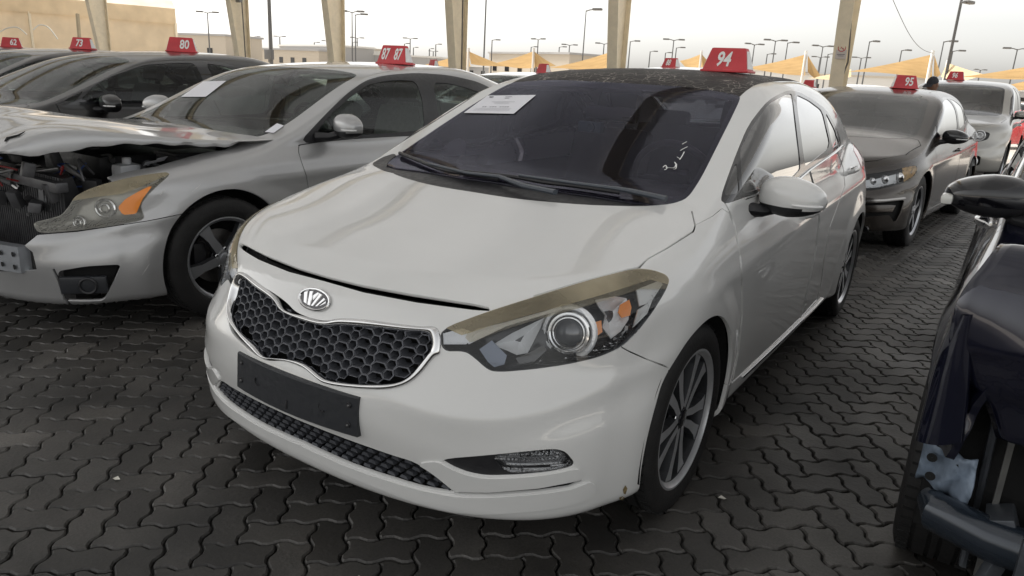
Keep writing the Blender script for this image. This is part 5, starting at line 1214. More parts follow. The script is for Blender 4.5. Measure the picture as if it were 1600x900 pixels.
def simple_car(name, label, loc, rz, body, warp, wb, tyre_r, arch, nose_y, tail_y, top_z, h=.03, glw=None, gls=None, seatm=None, wheel_style='five', group=None, mirror_paint=None, roof_paint=None, front=None, half_w=.93, fine=1, inner=True):
    car = empty(name, loc, rz, label, 'car', group); set_pose(loc, rz); WARP[0] = warp
    f = lambda P: KF(warp(P))
    M = start_shell(f, ((-.07, nose_y-.12, .08), (1.08, tail_y+.12, top_z+.12)), h, (0, wb), tyre_r, arch)
    M = cabin_cuts(M, f, car, h, glw or GLASS_GREEN, gls or GLASS_GREEN, body, fine)
    hd, M = panel(M, 'top', KHOOD, f, 1, .007, lim=lambda V: V[:, 2] > .6, h=h); part('hood', hd, body, car, .014, both=True)
    if front: M = front(car, M, f, h)
    part('body_shell', M, body, car, .014, both=True)
    if inner:
        I = mesh_field(lambda P: f(P)+.035, (-.12, nose_y, .12), (1.0, tail_y, .95), .07); zq = warp(I.V)[:, 2]
        k = (zq < .86) & (np.hypot(I.V[:, 1], I.V[:, 2]-tyre_r) > arch+.04) & (np.hypot(I.V[:, 1]-wb, I.V[:, 2]-tyre_r) > arch+.04); part('inner_skin', I.sub(k[I.F].all(1) & (I.V[I.F][:, :, 0].min(1) > 0)), DARKIN, car, 0, both=True)
    for yw in (0, wb): arch_liner(car, yw, tyre_r, arch+.01, .5, half_w-.05)
    for sg in (1, -1):
        for yw in (0, wb): wheel(car, (sg*(half_w-.13), yw, tyre_r), sg, tyre_r, tyre_r*.68, .215, wheel_style, n=36, rot=.3+yw, face=ALLOY)
    sw = lambda y: float(np.interp(y, ISP_Y(warp, 0), ISP_Y(warp, 1)))
    yd = sw(.40); zb_ = float(np.interp(.93, ISP_Z(warp, 0), ISP_Z(warp, 1))); zr_ = float(np.interp(1.36, ISP_Z(warp, 0), ISP_Z(warp, 1)))
    sh = Shape(); sh.gy1 = sw(3.45); interior(car, sh, seatm or CLOTH, yd, belt=zb_, roofz=zr_)
    ym, zm = sw(.68), zb_+.04
    for sg in (1, -1): mirror_unit(car, (sg*(half_w+.045), ym, zm), (.115, .08, .07), mirror_paint or body, sg, (sg*(half_w-.12), ym-.1, zb_-.01), yaw=R_(-8*sg))
    handles(car, f, ((sw(1.374), .81*zb_/.93), (sw(2.42), .90*zb_/.93)), body)
    POSE[0], POSE[1] = np.eye(3), np.zeros(3); WARP[0] = None
    return car
def ISP_Y(warp, which):
    """table local y <-> base y (for placing fittings)"""
    y = np.linspace(-1.2, 5, 400); P = np.stack([y*0, y, y*0+.8], 1); k = warp(P)[:, 1]; return k if which == 0 else y
def ISP_Z(warp, which):
    z = np.linspace(0, 2, 300); P = np.stack([z*0, z*0+1, z], 1); k = warp(P)[:, 2]; return k if which == 0 else z

# ---- grey sedan with the crushed front corner
GREYP = mat('silver_grey_paint', (.42,.42,.42), .34, .55, .9, noise=.03, nscale=4)
AW = warp_of([(-.95,-.85),(0,0),(.45,.34),(1.27,1.05),(2.1,1.75),(2.776,2.62),(3.3,2.98),(3.9,3.68)], [(0,0),(.3,.305),(.5,.51),(.8,.815),(.93,.97),(1.295,1.31),(1.385,1.415),(1.5,1.55)], .968)
def grey_sedan():
    loc = (-2.68, .22, 0); car = empty('damaged_sedan', loc, 0, 'silver grey sedan with buckled hood and torn front bumper, engine bay exposed', 'car'); set_pose(loc, 0); WARP[0] = AW
    f = lambda P: KF(AW(P)); h = .02; WB, TR, AR = 2.776, .325, .372
    M = start_shell(f, ((-.05, -1.05, .08), (1.05, 4.1, 1.5)), h, (0, WB), TR, AR)
    up = lambda V: V[:, 2] > .8
    W = rounded([(222,191),(282,151),(340,122),(387,104.5),(400,104),(475,107),(540,112),(556,115.5),(520,147),(487,170),(450,200),(424,211),(390,210),(330,203),(270,196)], .15, 2)
    # windshield: near half follows the photograph, the far half is its mirror image
    g, M = carve(M, 'top', rounded([(-.3,-.02),(.18,0),(.42,.075),(.576,.19),(.66,.30),(.667,.43),(.637,.667),(.613,.853),(.583,1.036),(.494,1.069),(.341,1.076),(.066,1.053),(-.3,1.05)], .2, 2), f, 2, lim=up, h=h); part('windshield', g, GLASS_GREEN, car, .004, both=True)
    _, fr = carve(g, 'top', inset_poly(rounded([(-.6,.05)]+KWS[1:-1]+[(-.6,1.0)], .2, 2), .035), f, 1, lim=up, h=h); part('windshield_frit', fr, GLOSSB, car, 0, both=True, off=-.004)
    g, M = carve(M, 'top', rounded(KRW, .2, 2), f, 1, lim=lambda V: (V[:, 2] > .8) & (V[:, 1] > 2), h=h); part('rear_window', g, GLASS_GREEN, car, .004, both=True)
    sw = lambda V: (V[:, 2] > .75) & (V[:, 0] > .4)
    D = rounded([(464,226),(507,180),(540,147.5),(570,126),(600,117.5),(650,113.5),(700,117),(745,127),(772,140),(800,170),(830,205),(760,212),(650,212),(555,217)], .18, 2)
    dl, M = carve(M, 'px', D, f, 2, lim=sw, h=h)
    for pl in ([(490,213),(517,178),(545,153),(575,132),(600,127),(622,124.5),(645,126),(652,132),(660,155),(664,203),(610,208),(560,211)], [(676,129),(700,130),(725,136),(752,145),(772,160),(795,190),(800,202),(688,204),(686,180)]):
        g, dl = carve(dl, 'px', rounded(pl, .15, 2), f, 1, lim=sw, h=h); part2('door_window', g, GLASS_GREEN, car, .003, off=-.004)
    part2('window_trim', dl, BLACKP, car, .006)
    nose = lambda V: (V[:, 1] < .3) & (V[:, 2] < 1.0)
    # headlight
    HLP = [(50,348),(80,341),(96,336),(108,322),(116,308),(135,297),(160,288),(208,276),(260,268.5),(266,273),(240,296),(219,320),(228,344),(180,352),(120,360),(60,365)]
    hl, M = carve(M, 'px', rounded(HLP, .18, 2), f, 2, lim=nose, h=h)
    lo, _ = part2('headlight', hl, glass('worn_lens', (.88,.88,.86), .8, dirt=.16, dirtcol=(.5,.48,.42)), car, .012)
    dep_ = np.clip(-dfun(hl, 'px', rounded(HLP, .18, 2))*1.2, .003, .045); mobj('housing', hl.V-hl.N*dep_[:, None], hl.F, mat('lamp_housing_grey', (.46,.45,.42), .3, .35), lo)
    am, _ = carve(hl, 'px', rounded([(184,324),(196,311),(215,300),(240,288),(222,312),(213,334),(192,336)], .1, 2), f, 1, h=h); mobj('amber_marker', am.V+am.N*.0008, am.F, AMBER, lo, N=am.N)
    yb, _ = carve(hl, 'px', [(112,314),(120,302),(160,284),(262,264),(270,270),(236,285),(212,295),(190,303),(150,308)], f, 1, h=h); mobj('yellowed_lens_band', yb.V+yb.N*.001, yb.F, HAZE_LENS, lo, N=yb.N)
    for p, rr in (((160,326), .045), ((118,347), .028)):
        P = hit(f, p); n_ = grad(f, P[None])[0]; n_ /= np.linalg.norm(n_); n_ = n_*.6+np.array((0,-1,0))*.4; P = P-n_*.03; a = np.cross(n_, (0,0,1)); a /= np.linalg.norm(a); bb = np.cross(a, n_)
        b = MB(); b.tube([P+rr*(a*math.cos(t)+bb*math.sin(t)) for t in np.linspace(0, 2*np.pi, 25)], .008, 8, cap=False); b.tube([P+rr*.5*(a*math.cos(t)+bb*math.sin(t))+n_*.01 for t in np.linspace(0, 2*np.pi, 17)], .006, 6, cap=False); b.build('reflector_ring', CHROME, lo)
    # bumper: the torn near corner; openings for grille and crash beam on the rest
    BU = [(58,366),(120,361),(228,345),(300,331),(330,400),(330,520),(180,520),(60,500),(-200,470),(-400,480),(-400,420),(-100,415),(0,424),(56,421),(50,395),(36,384)]
    bu, M = panel(M, 'px', BU, f, 2, .004, lim=nose, h=h)
    FOG = [(88,424),(136,416),(190,413),(178,440),(162,470),(130,471),(101,470)]
    fg, bu = carve(bu, 'px', rounded(FOG, .12, 2), f, 2, lim=nose, h=h)
    part2('fog_recess', TM(fg.V-fg.N*.05, fg.N, fg.F), DARKIN, car, 0)
    crack = [(84,422),(92,440),(97,455),(101,468),(112,478),(124,488),(134,500)]
    _, bu = carve(bu, 'px', crack, f, 2, closed=False, band=.013, lim=nose, h=h)
    part('front_bumper', bu, GREYP, car, .016, both=True)
    # what remains ahead of the lamps is gone in the crash: keep only fender, roof, rear
    keep = M.V[M.F][:, :, 1].mean(1) > -.25; ctrz = M.V[M.F][:, :, 2].mean(1); keep |= (M.V[M.F][:, :, 0].mean(1) > .62) & (M.V[M.F][:, :, 1].mean(1) > -.5)
    rear = M.V[M.F][:, :, 1].mean(1) > .35
    M = M.sub(keep)
    # hood region leaves the shell
    HD = [(392,209.5),(372,222),(352,234),(318,239),(280,246),(240,252),(200,258),(156,267),(130,280),(60,300),(-300,260),(-300,140),(60,170),(220,188),(270,193),(330,201)]
    hd, M = carve(M, 'px', HD, f, 2, lim=lambda V: (V[:, 1] < .75) & (V[:, 2] > .6), h=h)
    hd2, M = carve(M, 'top', [(-.3,-1),(.55,-.95),(.70,-.45),(.745,-.235),(.70,.1),(.62,.20),(.42,.06),(.18,-.03),(-.3,-.05)], f, 1, lim=lambda V: V[:, 2] > .6, h=h)
    # buckled hood: lifted from the hinge, creased across, its flank showing
    n1, n2 = 48, 36; V = []; F = []
    HT = spl([(-.98,.930),(-.88,.975),(-.72,1.022),(-.5,1.026),(-.33,1.008),(-.06,.972),(.15,.957),(.46,.955)]); HLo = spl([(-.98,.925),(-.87,.903),(-.74,.907),(-.51,.931),(-.26,.925),(0,.902),(.13,.900),(.28,.945),(.46,.950)])
    def hz(x, y):
        t = (.46-y)/1.44; z = float(HT(y))-.030*(abs(x)/.78)**2.5+.010*(1-(x/.5)**2 if abs(x) < .5 else 0)
        return z+(.010*math.sin(8*x+5*y)+.014*math.sin(4.1*x-3*y+1))*max(0, t-.15)-.03*math.exp(-((x-.05)/.12)**2)*max(0, t-.5)
    for i in range(n1+1):
        for j in range(n2+1):
            t = i/n1; y = .42-1.36*t; xm = .765-.01*t-.05*max(0, t-.6); x = -xm+2*xm*j/n2
            ye = y-.20*(1-(abs(x)/.78)**2)*(1-t)-.10*(1-(x/.78)**2)*t+(.02*math.sin(7*x)+.015*math.sin(23*x))*max(0, t-.9)/.1
            V.append((x, ye, hz(x, ye)))
    for i in range(n1):
        for j in range(n2): F.append((i*(n2+1)+j, i*(n2+1)+j+1, (i+1)*(n2+1)+j+1, (i+1)*(n2+1)+j))
    e1 = [i*(n2+1)+n2 for i in range(n1+1)]; e0 = [i*(n2+1) for i in range(n1+1)]; ef = [n1*(n2+1)+j for j in range(n2+1)]
    def skirt(ids, dx, low):
        k0 = len(V)
        for q, i in enumerate(ids):
            p = V[i]; zl = low(p); dd = max(.008, p[2]-zl)
            for (o_, w_2) in ((.012, .18), (.022, .5), (.020, 1.0), (-.012, 1.02)): V.append((p[0]+dx*o_, p[1]-(0 if dx else o_*1.2), p[2]-dd*w_2))
        for q in range(len(ids)-1):
            F.append((ids[q], ids[q+1], k0+4*q+4, k0+4*q))
            for c in range(3): F.append((k0+4*q+c, k0+4*q+4+c, k0+4*q+5+c, k0+4*q+c+1))
    skirt(e1, 1, lambda p: float(HLo(p[1]))+.004*math.sin(p[1]*40)); skirt(e0, -1, lambda p: float(HLo(p[1]))); skirt(ef, 0, lambda p: p[2]-.06-.02*math.sin(15*p[0]))
    ho = mobj('hood', V, F, GREYP, car); ho.data.set_sharp_from_angle(angle=R_(50))
    # torn notch in the hood's corner
    b = MB(); pts = [(.69,-.90),(.66,-.875),(.68,-.84),(.65,-.80)]
    b.tube([(x, y, hz(x, y)+.004) for x, y in pts], [.004, .010, .008, .002], 5, flat=(1, .4)); b.build('hood_tear', DARKIN, ho, smooth=False)
    # door seam, doors
    fd = [(466,226),(466,238),(471,255),(478,275),(482,300),(478,340),(470,380),(480,420),(700,330),(700,215),(650,208),(555,212)]
    dr, M = panel(M, 'px', fd, f, 1, .006, lim=lambda V: (V[:, 0] > .4) & (V[:, 1] > .3) & (V[:, 1] < 2), h=h); part2('door', dr, GREYP, car, .012)
    WARP[0] = AW; dr, M = panel(M, 'side', KRD, f, 1, .006, lim=lambda V: V[:, 0] > .3, h=h); part2('door', dr, GREYP, car, .012)
    part('body_shell', M, GREYP, car, .016, both=True)
    # crash beam with bolt holes
    b = MB(); P0 = on_y((-60,385), .22-.80)-np.array(loc); P1 = on_y((46,396), .22-.62)-np.array(loc)
    nb = 10; beam = []
    for i in range(nb+1):
        x = -.56+1.12*i/nb; beam.append((x, -.95+.30*x*x, .405))
    VV = []; FF = []
    for (x, y, z) in beam:
        for (dy, dz) in ((0, -.062), (0, .062), (.05, .062), (.05, -.062)): VV.append((x, y+dy, z+dz))
    for i in range(nb):
        for j in range(4): FF.append((i*4+j, i*4+(j+1) % 4, (i+1)*4+(j+1) % 4, (i+1)*4+j))
    FF += [(0,1,2,3), tuple(nb*4+j for j in (3,2,1,0))]; b.add(VV, FF); bo = b.build('crash_beam', mat('bare_beam_metal', (.42,.44,.47), .4, .7, noise=.15, nscale=9), car, smooth=False)
    for (x, z) in ((.46,.375),(.46,.43),(.53,.37),(.53,.43),(.36,.40)):
        b = MB(); b.lathe([(-.003,.0005),(-.003,.012)], 14, 'y', (x, -.95+.30*x*x-.001, z)); b.build('bolt_hole', DARKIN, bo, smooth=False)
    # engine bay: many small pieces
    ENG = [mat('engine_black', (.02,.02,.022), .5, rvar=.1, nscale=20), mat('engine_grey', (.12,.12,.125), .45, .4, noise=.3, nscale=12), mat('engine_alloy', (.40,.40,.40), .38, .9, noise=.2, nscale=18), mat('translucent_white_plastic', (.55,.56,.58), .4)]
    rr = np.random.default_rng(5)
    b = MB(); b.box((0, -.60, .45), (1.1, .05, .62)); ra = b.build('radiator', ENG[0], car, smooth=False)
    b = MB()
    for k in range(46): b.box((-.52+k*.0231, -.628, .56), (.006, .006, .40))
    b.build('radiator_fins', ENG[1], ra, smooth=False)
    b = MB(); b.box((0, -.64, .72), (1.15, .06, .05), bev=.01); b.build('radiator_support', ENG[1], car)
    b = MB(); b.box((0, .05, .50), (1.36, 1.0, .30)); b.build('engine_bay_floor', DARKIN, car, smooth=False)
    b = MB(); b.box((-.05, -.05, .74), (.62, .5, .16), bev=.05); b.build('engine_cover', ENG[0], car)
    b = MB(); b.box((.42, .12, .74), (.20, .28, .17), bev=.015); b.box((.42, .12, .83), (.205, .285, .02), bev=.006); b.build('battery', ENG[0], car)
    b = MB(); b.box((.50, -.28, .73), (.10, .13, .15), bev=.03); b.lathe([(.80,.022),(.83,.022),(.835,.018),(.835,.001)], 16, 'z', (.50,-.28,0)); b.build('coolant_reservoir', ENG[3], car)
    b = MB(); b.lathe([(.56,.001),(.56,.038),(.70,.038),(.71,.030),(.75,.030),(.75,.001)], 20, 'z', (.30,-.44,0)); b.build('canister', ENG[0], car)
    b = MB(); b.lathe([(.55,.001),(.55,.018),(.62,.018),(.63,.010),(.70,.010),(.70,.001)], 14, 'z', (.245,-.52,0)); b.build('white_bottle', ENG[3], car)
    b = MB(); b.lathe([(.0,.12),(.03,.14),(.06,.14),(.10,.10),(.12,.05),(.12,.001)], 28, 'y', (.55,.28,.80)); b.build('brake_booster', ENG[0], car)
    for k in range(16):
        p0 = np.array((rr.uniform(-.3, .62), rr.uniform(-.50, .2), rr.uniform(.60, .84))); p3 = np.clip(p0+rr.normal(0, 1, 3)*(.18, .15, .06), (-.5, -.55, .55), (.60, .25, .84)); mid = (p0+p3)/2+np.array((0, 0, rr.uniform(.02, .10)))
        b = MB(); b.tube(crom([p0, mid+rr.normal(0, .03, 3), p3], 6, False), rr.choice([.005, .008, .014, .02]), 7); b.build('hose', ENG[rr.integers(0, 3)], car)
    for k in range(34):
        c = np.array((rr.uniform(-.25, .58), rr.uniform(-.72, -.1), rr.uniform(.55, .82))); sz = rr.uniform(.03, .11, 3)
        b = MB(); b.box(c, sz, rot=rotm('Z', rr.uniform(-.6, .6))@rotm('X', rr.uniform(-.5, .5)), bev=.008); b.build('engine_bracket', ENG[rr.choice([0, 0, 1, 1, 2])], car)
    WIRES = [mat('wire_red', (.35,.03,.03), .5), mat('wire_blue', (.05,.10,.3), .5), mat('wire_pale', (.5,.5,.48), .5)]
    for k in range(14):
        p0 = np.array((rr.uniform(-.2, .55), rr.uniform(-.74, -.2), rr.uniform(.62, .82))); pts = [p0]
        for _ in range(4): pts.append(np.clip(pts[-1]+rr.normal(0, 1, 3)*(.07, .06, .035), (-.4, -.76, .55), (.58, .2, .84)))
        b = MB(); b.tube(crom(pts, 5, False), .0045, 6); b.build('wire', WIRES[k % 3], car)
    for k in range(9):
        c = np.array((rr.uniform(.0, .56), rr.uniform(-.76, -.45), rr.uniform(.58, .80))); b = MB(); b.tube([c, c+rr.normal(0, .05, 3), c+rr.normal(0, .09, 3)], [.012, .016, .009], 8); b.build('bent_bracket', ENG[2], car)
    b = MB()
    q = [hit(f, p)-np.array((0,0,0)) for p in ((150,270),(156,268),(163,271))]
    for dx, dz_ in ((0, 0), (.05, .02), (.09, -.01)):
        c = np.array((.60+dx*.5, -.22+dx, .80+dz_)); V_ = [c+np.array(v) for v in ((-.03,-.02,-.01),(.02,-.03,.02),(.035,.02,.03),(-.02,.03,.0))]; b.add(V_, [(0,1,2,3)])
    b.build('paper_tag', PAPER, car, smooth=False)
    # fog lamp still hanging in its recess
    P = hit(f, (130,447)); n_ = grad(f, P[None])[0]; n_ /= np.linalg.norm(n_); a = np.cross(n_, (0,0,1)); a /= np.linalg.norm(a); bb = np.cross(a, n_)
    fo = empty('fog_lamp', P-n_*.02); fo.parent = car
    b = MB(); b.box((0,0,0), (.20, .03, .085), rot=np.stack([-a, -n_, bb], 1), bev=.012); b.build('fog_bezel', mat('fog_bezel_black', (.028,.03,.034), .35), fo)
    b = MB(); b.tube([.036*(a*math.cos(t)+bb*math.sin(t))+n_*.02-a*.02 for t in np.linspace(0, 2*np.pi, 21)], .006, 6, cap=False); b.build('fog_ring', BLACKP, fo)
    V_ = [(-a*.02+n_*.012+.034*(a*math.cos(t)+bb*math.sin(t))) for t in np.linspace(0, 2*np.pi, 20, endpoint=False)]; mobj('fog_glass', V_, [tuple(range(20))], mat('fog_glass_dark', (.06,.062,.066), .06, 0, 1.), fo, smooth=False)
    # scratches on bumper and fender
    b = MB()
    for (p, q) in (((222,430),(234,412)),((226,424),(238,384)),((230,404),(240,372)),((300,300),(314,288)),((232,372),(240,366)),((250,305),(258,296))):
        A_, B_ = hit(f, p), hit(f, q); b.tube([A_, (A_+B_)/2, B_], [.0006, .0022, .0006], 4)
    b.build('scratch', mat('scratch_pale', (.55,.54,.52), .6), car, smooth=False)
    # running gear, cabin
    for yw in (0, WB): arch_liner(car, yw, TR, AR+.012, .5, .885)
    for sg in (1, -1):
        for yw in (0, WB): wheel(car, (sg*.80, yw, TR), sg, TR, .222, .215, 'five', n=52, rot=.9+yw, face=ALLOY, steer=R_(-3) if yw == 0 else 0)
    sh = Shape(); sh.gy1 = 3.6; interior(car, sh, BEIGE, .55, belt=.92, roofz=1.33)
    mirror_unit(car, (.985, .80, 1.0), (.105, .075, .072), GREYP, 1, (.84, .66, .93), yaw=R_(-10)); mirror_unit(car, (-.985, .80, 1.0), (.105, .075, .072), GREYP, -1, (-.84, .66, .93), yaw=R_(10))
    handles(car, f, ((1.55, .82), (2.5, .87)), GREYP)
    I = mesh_field(lambda P: f(P)+.035, (-.1, -.2, .12), (1.0, 3.9, .95), .06); k = (I.V[:, 2] < .84) & (I.V[:, 1] > .3) & (np.hypot(I.V[:, 1], I.V[:, 2]-TR) > AR+.04) & (np.hypot(I.V[:, 1]-WB, I.V[:, 2]-TR) > AR+.04)
    part('inner_skin', I.sub(k[I.F].all(1) & (I.V[I.F][:, :, 0].min(1) > 0)), DARKIN, car, 0, both=True)
    # sheets on the windshield
    def og(p, off=.004): P = hit(f, p); n_ = grad(f, P[None])[0]; return world(P+n_/np.linalg.norm(n_)*off)
    for cs, lb in (([(283,152),(318,128),(354,127),(322,152)], 'white notice sheet on the upper windshield of the grey damaged sedan'), ([(414,207),(433,193.5),(444,197),(428,208.5)], 'small white sticker low on the windshield of the grey damaged sedan')):
        n = 5; V = []; F = []
        for i in range(n+1):
            for j in range(n+1): u, v = i/n, j/n; V.append(og((1-u)*((1-v)*np.array(cs[0])+v*np.array(cs[1]))+u*((1-v)*np.array(cs[3])+v*np.array(cs[2]))))
        for i in range(n):
            for j in range(n): F.append((i*(n+1)+j, (i+1)*(n+1)+j, (i+1)*(n+1)+j+1, i*(n+1)+j+1))
        tag(mobj('notice_sheet', V, F, PAPER, None), lb, 'paper')
    POSE[0], POSE[1] = np.eye(3), np.zeros(3); WARP[0] = None
    roof_sign((-2.42, 2.20, 1.375), R_(8), '87', 'red numbered sign 87, printed twice, on the grey damaged sedan', .26, .135, .13, two=True)
    return car
# ------------------------------------------------------------------ rows of other parked cars
BLACKPAINT = paint('black_car_paint', (.006,.0055,.0055), 0., .3, .55)
BROWNBLACK = paint('dark_brown_paint', (.022,.016,.012), .4, .25, .6)
BRONZE = paint('bronze_grey_paint', (.046,.038,.032), .5, .25, .6)
NAVY = paint('navy_paint', (.010,.011,.024), .35, .14)
SUVPAINT = paint('warm_silver_paint', (.36,.35,.325), .5, .28)
WHITEP = paint('plain_white_paint', (.70,.70,.68), 0., .25)
REDP = paint('red_car_paint', (.40,.012,.015), .1, .25)
CHARC = paint('charcoal_paint', (.05,.05,.055), .5, .25)
def sedan_warp(L=.93, roof=1.40, wb=2.8, wide=.965, ws=.40, top=1.16):
    return warp_of([(-L,-.85),(0,0),(ws,.34),(top,1.05),(2.0,1.75),(wb,2.68),(wb+.42,2.98),(wb+1.05,3.68)], [(0,0),(.32,.31),(.5,.5),(.82,.81),(.97*roof/1.435,.955),(roof-.09,1.325),(roof,1.418),(roof+.12,1.56)], wide)
def suv_warp(L=.88, roof=1.72, wb=2.8, wide=.955):
    return warp_of([(-L,-.85),(0,0),(.34,.30),(1.10,1.05),(2.0,1.75),(wb,2.35),(wb+.55,2.78),(wb+.95,3.55)], [(0,-.06),(.40,.31),(.62,.5),(1.0,.81),(1.13,.955),(roof-.10,1.325),(roof,1.418),(roof+.12,1.56)], wide)
# car 80: black sedan beside the grey one; 73 and 62 further along the row
simple_car('black_sedan', 'glossy black sedan with chrome window line, parked beside the grey damaged sedan', (-5.36, .32, 0), 0, BLACKPAINT, sedan_warp(), 2.8, .33, .372, -.93, 3.85, 1.40, h=.03)
roof_sign((-5.22, 2.25, 1.392), R_(50), '80', 'red numbered sign 80 with pale end, on the black sedan', .27, .135, .13, right=True)
simple_car('dark_sedan', 'dark brown sedan beside the tent side of the black sedan', (-8.04, .75, 0), R_(1), BROWNBLACK, sedan_warp(roof=1.385), 2.8, .33, .372, -.93, 3.85, 1.385, h=.035)
roof_sign((-7.9, 2.68, 1.378), R_(35), '73', 'red numbered sign 73 on the dark brown sedan', .26, .135, .13)
simple_car('black_sedan', 'black sedan at the end of the row with sign 62', (-10.72, 1.05, 0), R_(-1), BLACKPAINT, sedan_warp(roof=1.37), 2.8, .33, .372, -.93, 3.85, 1.37, h=.04)
roof_sign((-10.6, 3.05, 1.362), R_(62), '62', 'red numbered sign 62 on the last dark sedan by the tent', .26, .135, .13, right=True)
# second row behind: white suv 88, others
def plain_front(grillz=(.42,.66), hw=.40):
    def fr(car, M, f, h):
        g, M = carve(M, 'front', rounded([(-.2,.52),(.36,.53),(.40,.60),(.38,.67),(-.2,.68)], .2, 2), f, 1, lim=lambda V: V[:, 1] < -.3, h=h); part('grille', g, GRILLE_PL, car, .02, both=True, off=-.01)
        hl, M = carve(M, 'front', rounded([(.46,.62),(.60,.60),(.78,.66),(.84,.74),(.80,.80),(.62,.755),(.47,.69)], .2, 2), f, 1, lim=lambda V: V[:, 1] < 0, h=h); a, b_ = part2('headlight', hl, GLASS_CLEAR, car, .01); 
        for o, mm in ((a, hl), (b_, flip_x(hl))): mobj('reflector', mm.V-mm.N*.035, mm.F, REFL_W, o, N=mm.N)
        li, M = carve(M, 'front', rounded([(-.2,.24),(.42,.25),(.46,.32),(.40,.38),(-.2,.38)], .2, 2), f, 1, lim=lambda V: V[:, 1] < -.3, h=h); part('lower_intake', li, GRILLE_PL, car, .02, both=True, off=-.012)
        return M
    return fr
simple_car('white_crossover', 'white crossover with roof sign 88 parked behind the grey damaged sedan', (-2.55, 6.75, 0), R_(-1), WHITEP, suv_warp(roof=1.60), 2.8, .36, .40, -.88, 3.75, 1.60, h=.05, front=plain_front(), fine=1)
roof_sign(tuple(on_y((1048, 106), 8.35)), R_(-18), '88', 'red numbered sign 88 on the white crossover', .26, .135, .13)
simple_car('white_sedan', 'white sedan parked behind the black sedan in the second row', (-5.4, 6.9, 0), 0, WHITEP, sedan_warp(roof=1.42), 2.8, .33, .372, -.93, 3.85, 1.42, h=.06)
roof_sign((-5.1, 8.7, 1.41), R_(-20), '', 'small red number sign on the white sedan of the second row', .26, .15, .13)
simple_car('charcoal_sedan', 'charcoal sedan in the second row behind the dark brown sedan', (-8.1, 7.2, 0), 0, CHARC, sedan_warp(roof=1.42), 2.8, .33, .372, -.93, 3.85, 1.42, h=.06)
roof_sign((-7.8, 9.1, 1.41), R_(-25), '', 'small red number sign on the charcoal sedan of the second row', .26, .15, .13)
simple_car('silver_sedan', 'silver sedan in the third row behind the white crossover', (-2.6, 12.9, 0), 0, SUVPAINT, sedan_warp(roof=1.44), 2.8, .33, .372, -.93, 3.85, 1.44, h=.06)
roof_sign((-2.2, 14.7, 1.43), R_(-12), '', 'small red number sign on the silver sedan of the third row', .26, .15, .13)
simple_car('charcoal_sedan', 'charcoal sedan in the third row behind the white sedan', (-5.4, 13.0, 0), 0, CHARC, sedan_warp(roof=1.44), 2.8, .33, .372, -.93, 3.85, 1.44, h=.07)
roof_sign((-5.0, 14.8, 1.43), R_(-20), '', 'small red number sign on the charcoal sedan of the third row', .26, .15, .13)
# bronze sedan 95 behind the white one
def bronze_front(car, M, f, h):
    near = lambda V: (V[:, 1] < .35) & (V[:, 2] < 1.0)
    hl, M = carve(M, 'px', rounded([(1330,276),(1350,272.5),(1391,267),(1434,257),(1432,272),(1410,287),(1372,296.5),(1330,300)], .15, 2), f, 2, lim=near, h=h)
    a, b_ = part2('headlight', hl, GLASS_CLEAR, car, .012)
    for o, mm, sg in ((a, hl, 1), (b_, flip_x(hl), -1)):
        mobj('housing', mm.V-mm.N*.045, mm.F, GLOSSB, o, N=mm.N)
        am, _ = carve(hl, 'px', [(1411,262),(1440,254),(1440,276),(1414,284)], f, 1, h=h); am = am if sg > 0 else flip_x(am); mobj('amber_marker', am.V-am.N*.01, am.F, mat('pale_amber_lens', (.72,.45,.16), .3, 0, .6), o, N=am.N)
        sp_, _ = carve(hl, 'px', [(1335,283),(1372,279),(1411,270),(1411,284),(1372,292),(1335,294)], f, 1, h=h); sp_ = sp_ if sg > 0 else flip_x(sp_); mobj('reflector', sp_.V-sp_.N*.02, sp_.F, REFL_W, o, N=sp_.N)
        for p, r_2 in (((1401,278), .045), ((1378,281), .04), ((1360,284), .035)):
            P = hit(f, p)*np.array((sg, 1, 1)); P = P+np.array((0, .03, 0)); b = MB(); b.lathe([(-.01, .001), (-.008, r_2*.6), (.0, r_2), (.012, r_2*1.1)], 20, 'y', P); b.build('lamp_bowl', CHROME, o)
    st, M = carve(M, 'px', [(1330,313),(1380,311.5),(1414,308),(1415,310.5),(1385,314),(1330,315.5)], f, 2, lim=near, h=h); part2('chrome_strip', st, mat('dark_chrome', (.30,.29,.28), .2, .9), car, .01, off=.004)
    it, M = carve(M, 'px', rounded([(1330,319),(1380,316),(1413.5,312),(1409,330),(1402,345),(1396,347),(1390,336),(1352,340),(1330,342)], .1, 2), f, 2, lim=near, h=h); part2('bumper_intake', TM(it.V-it.N*.04, it.N, it.F), DARKIN, car, 0)
    bl, _ = carve(it, 'px', [(1330,322),(1390,320),(1401,321),(1396,331),(1330,333)], f, 1, h=h); part2('intake_blade', bl, BRONZE, car, .01, off=-.008)
    g, M = carve(M, 'front', rounded([(-.2,.50),(.34,.52),(.40,.60),(.36,.67),(.15,.65),(-.2,.65)], .2, 2), f, 1, lim=lambda V: V[:, 1] < -.3, h=h); part('grille', g, GRILLE_PL, car, .02, both=True, off=-.01)
    b = MB()
    P = hit(f, (1352,358)); b.lathe([(-.012,.001),(-.012,.022),(.0,.03)], 18, 'y', P); b.build('fog_lamp', GLOSSB, car)
    return M
OPT = sedan_warp(L=.95, roof=1.44, wb=2.805, wide=.955, ws=.42, top=1.2)
simple_car('bronze_sedan', 'bronze grey sedan with black mirror cap and sign 95, parked behind the white sedan', (.06, 5.62, 0), R_(-5.0), BRONZE, OPT, 2.805, .333, .375, -.95, 3.87, 1.44, h=.026, glw=glass('dark_clear_glass', (.30,.33,.32), 1.3, dirt=.05), gls=GLASS_SIDE, front=bronze_front, mirror_paint=GLOSSB, fine=2)
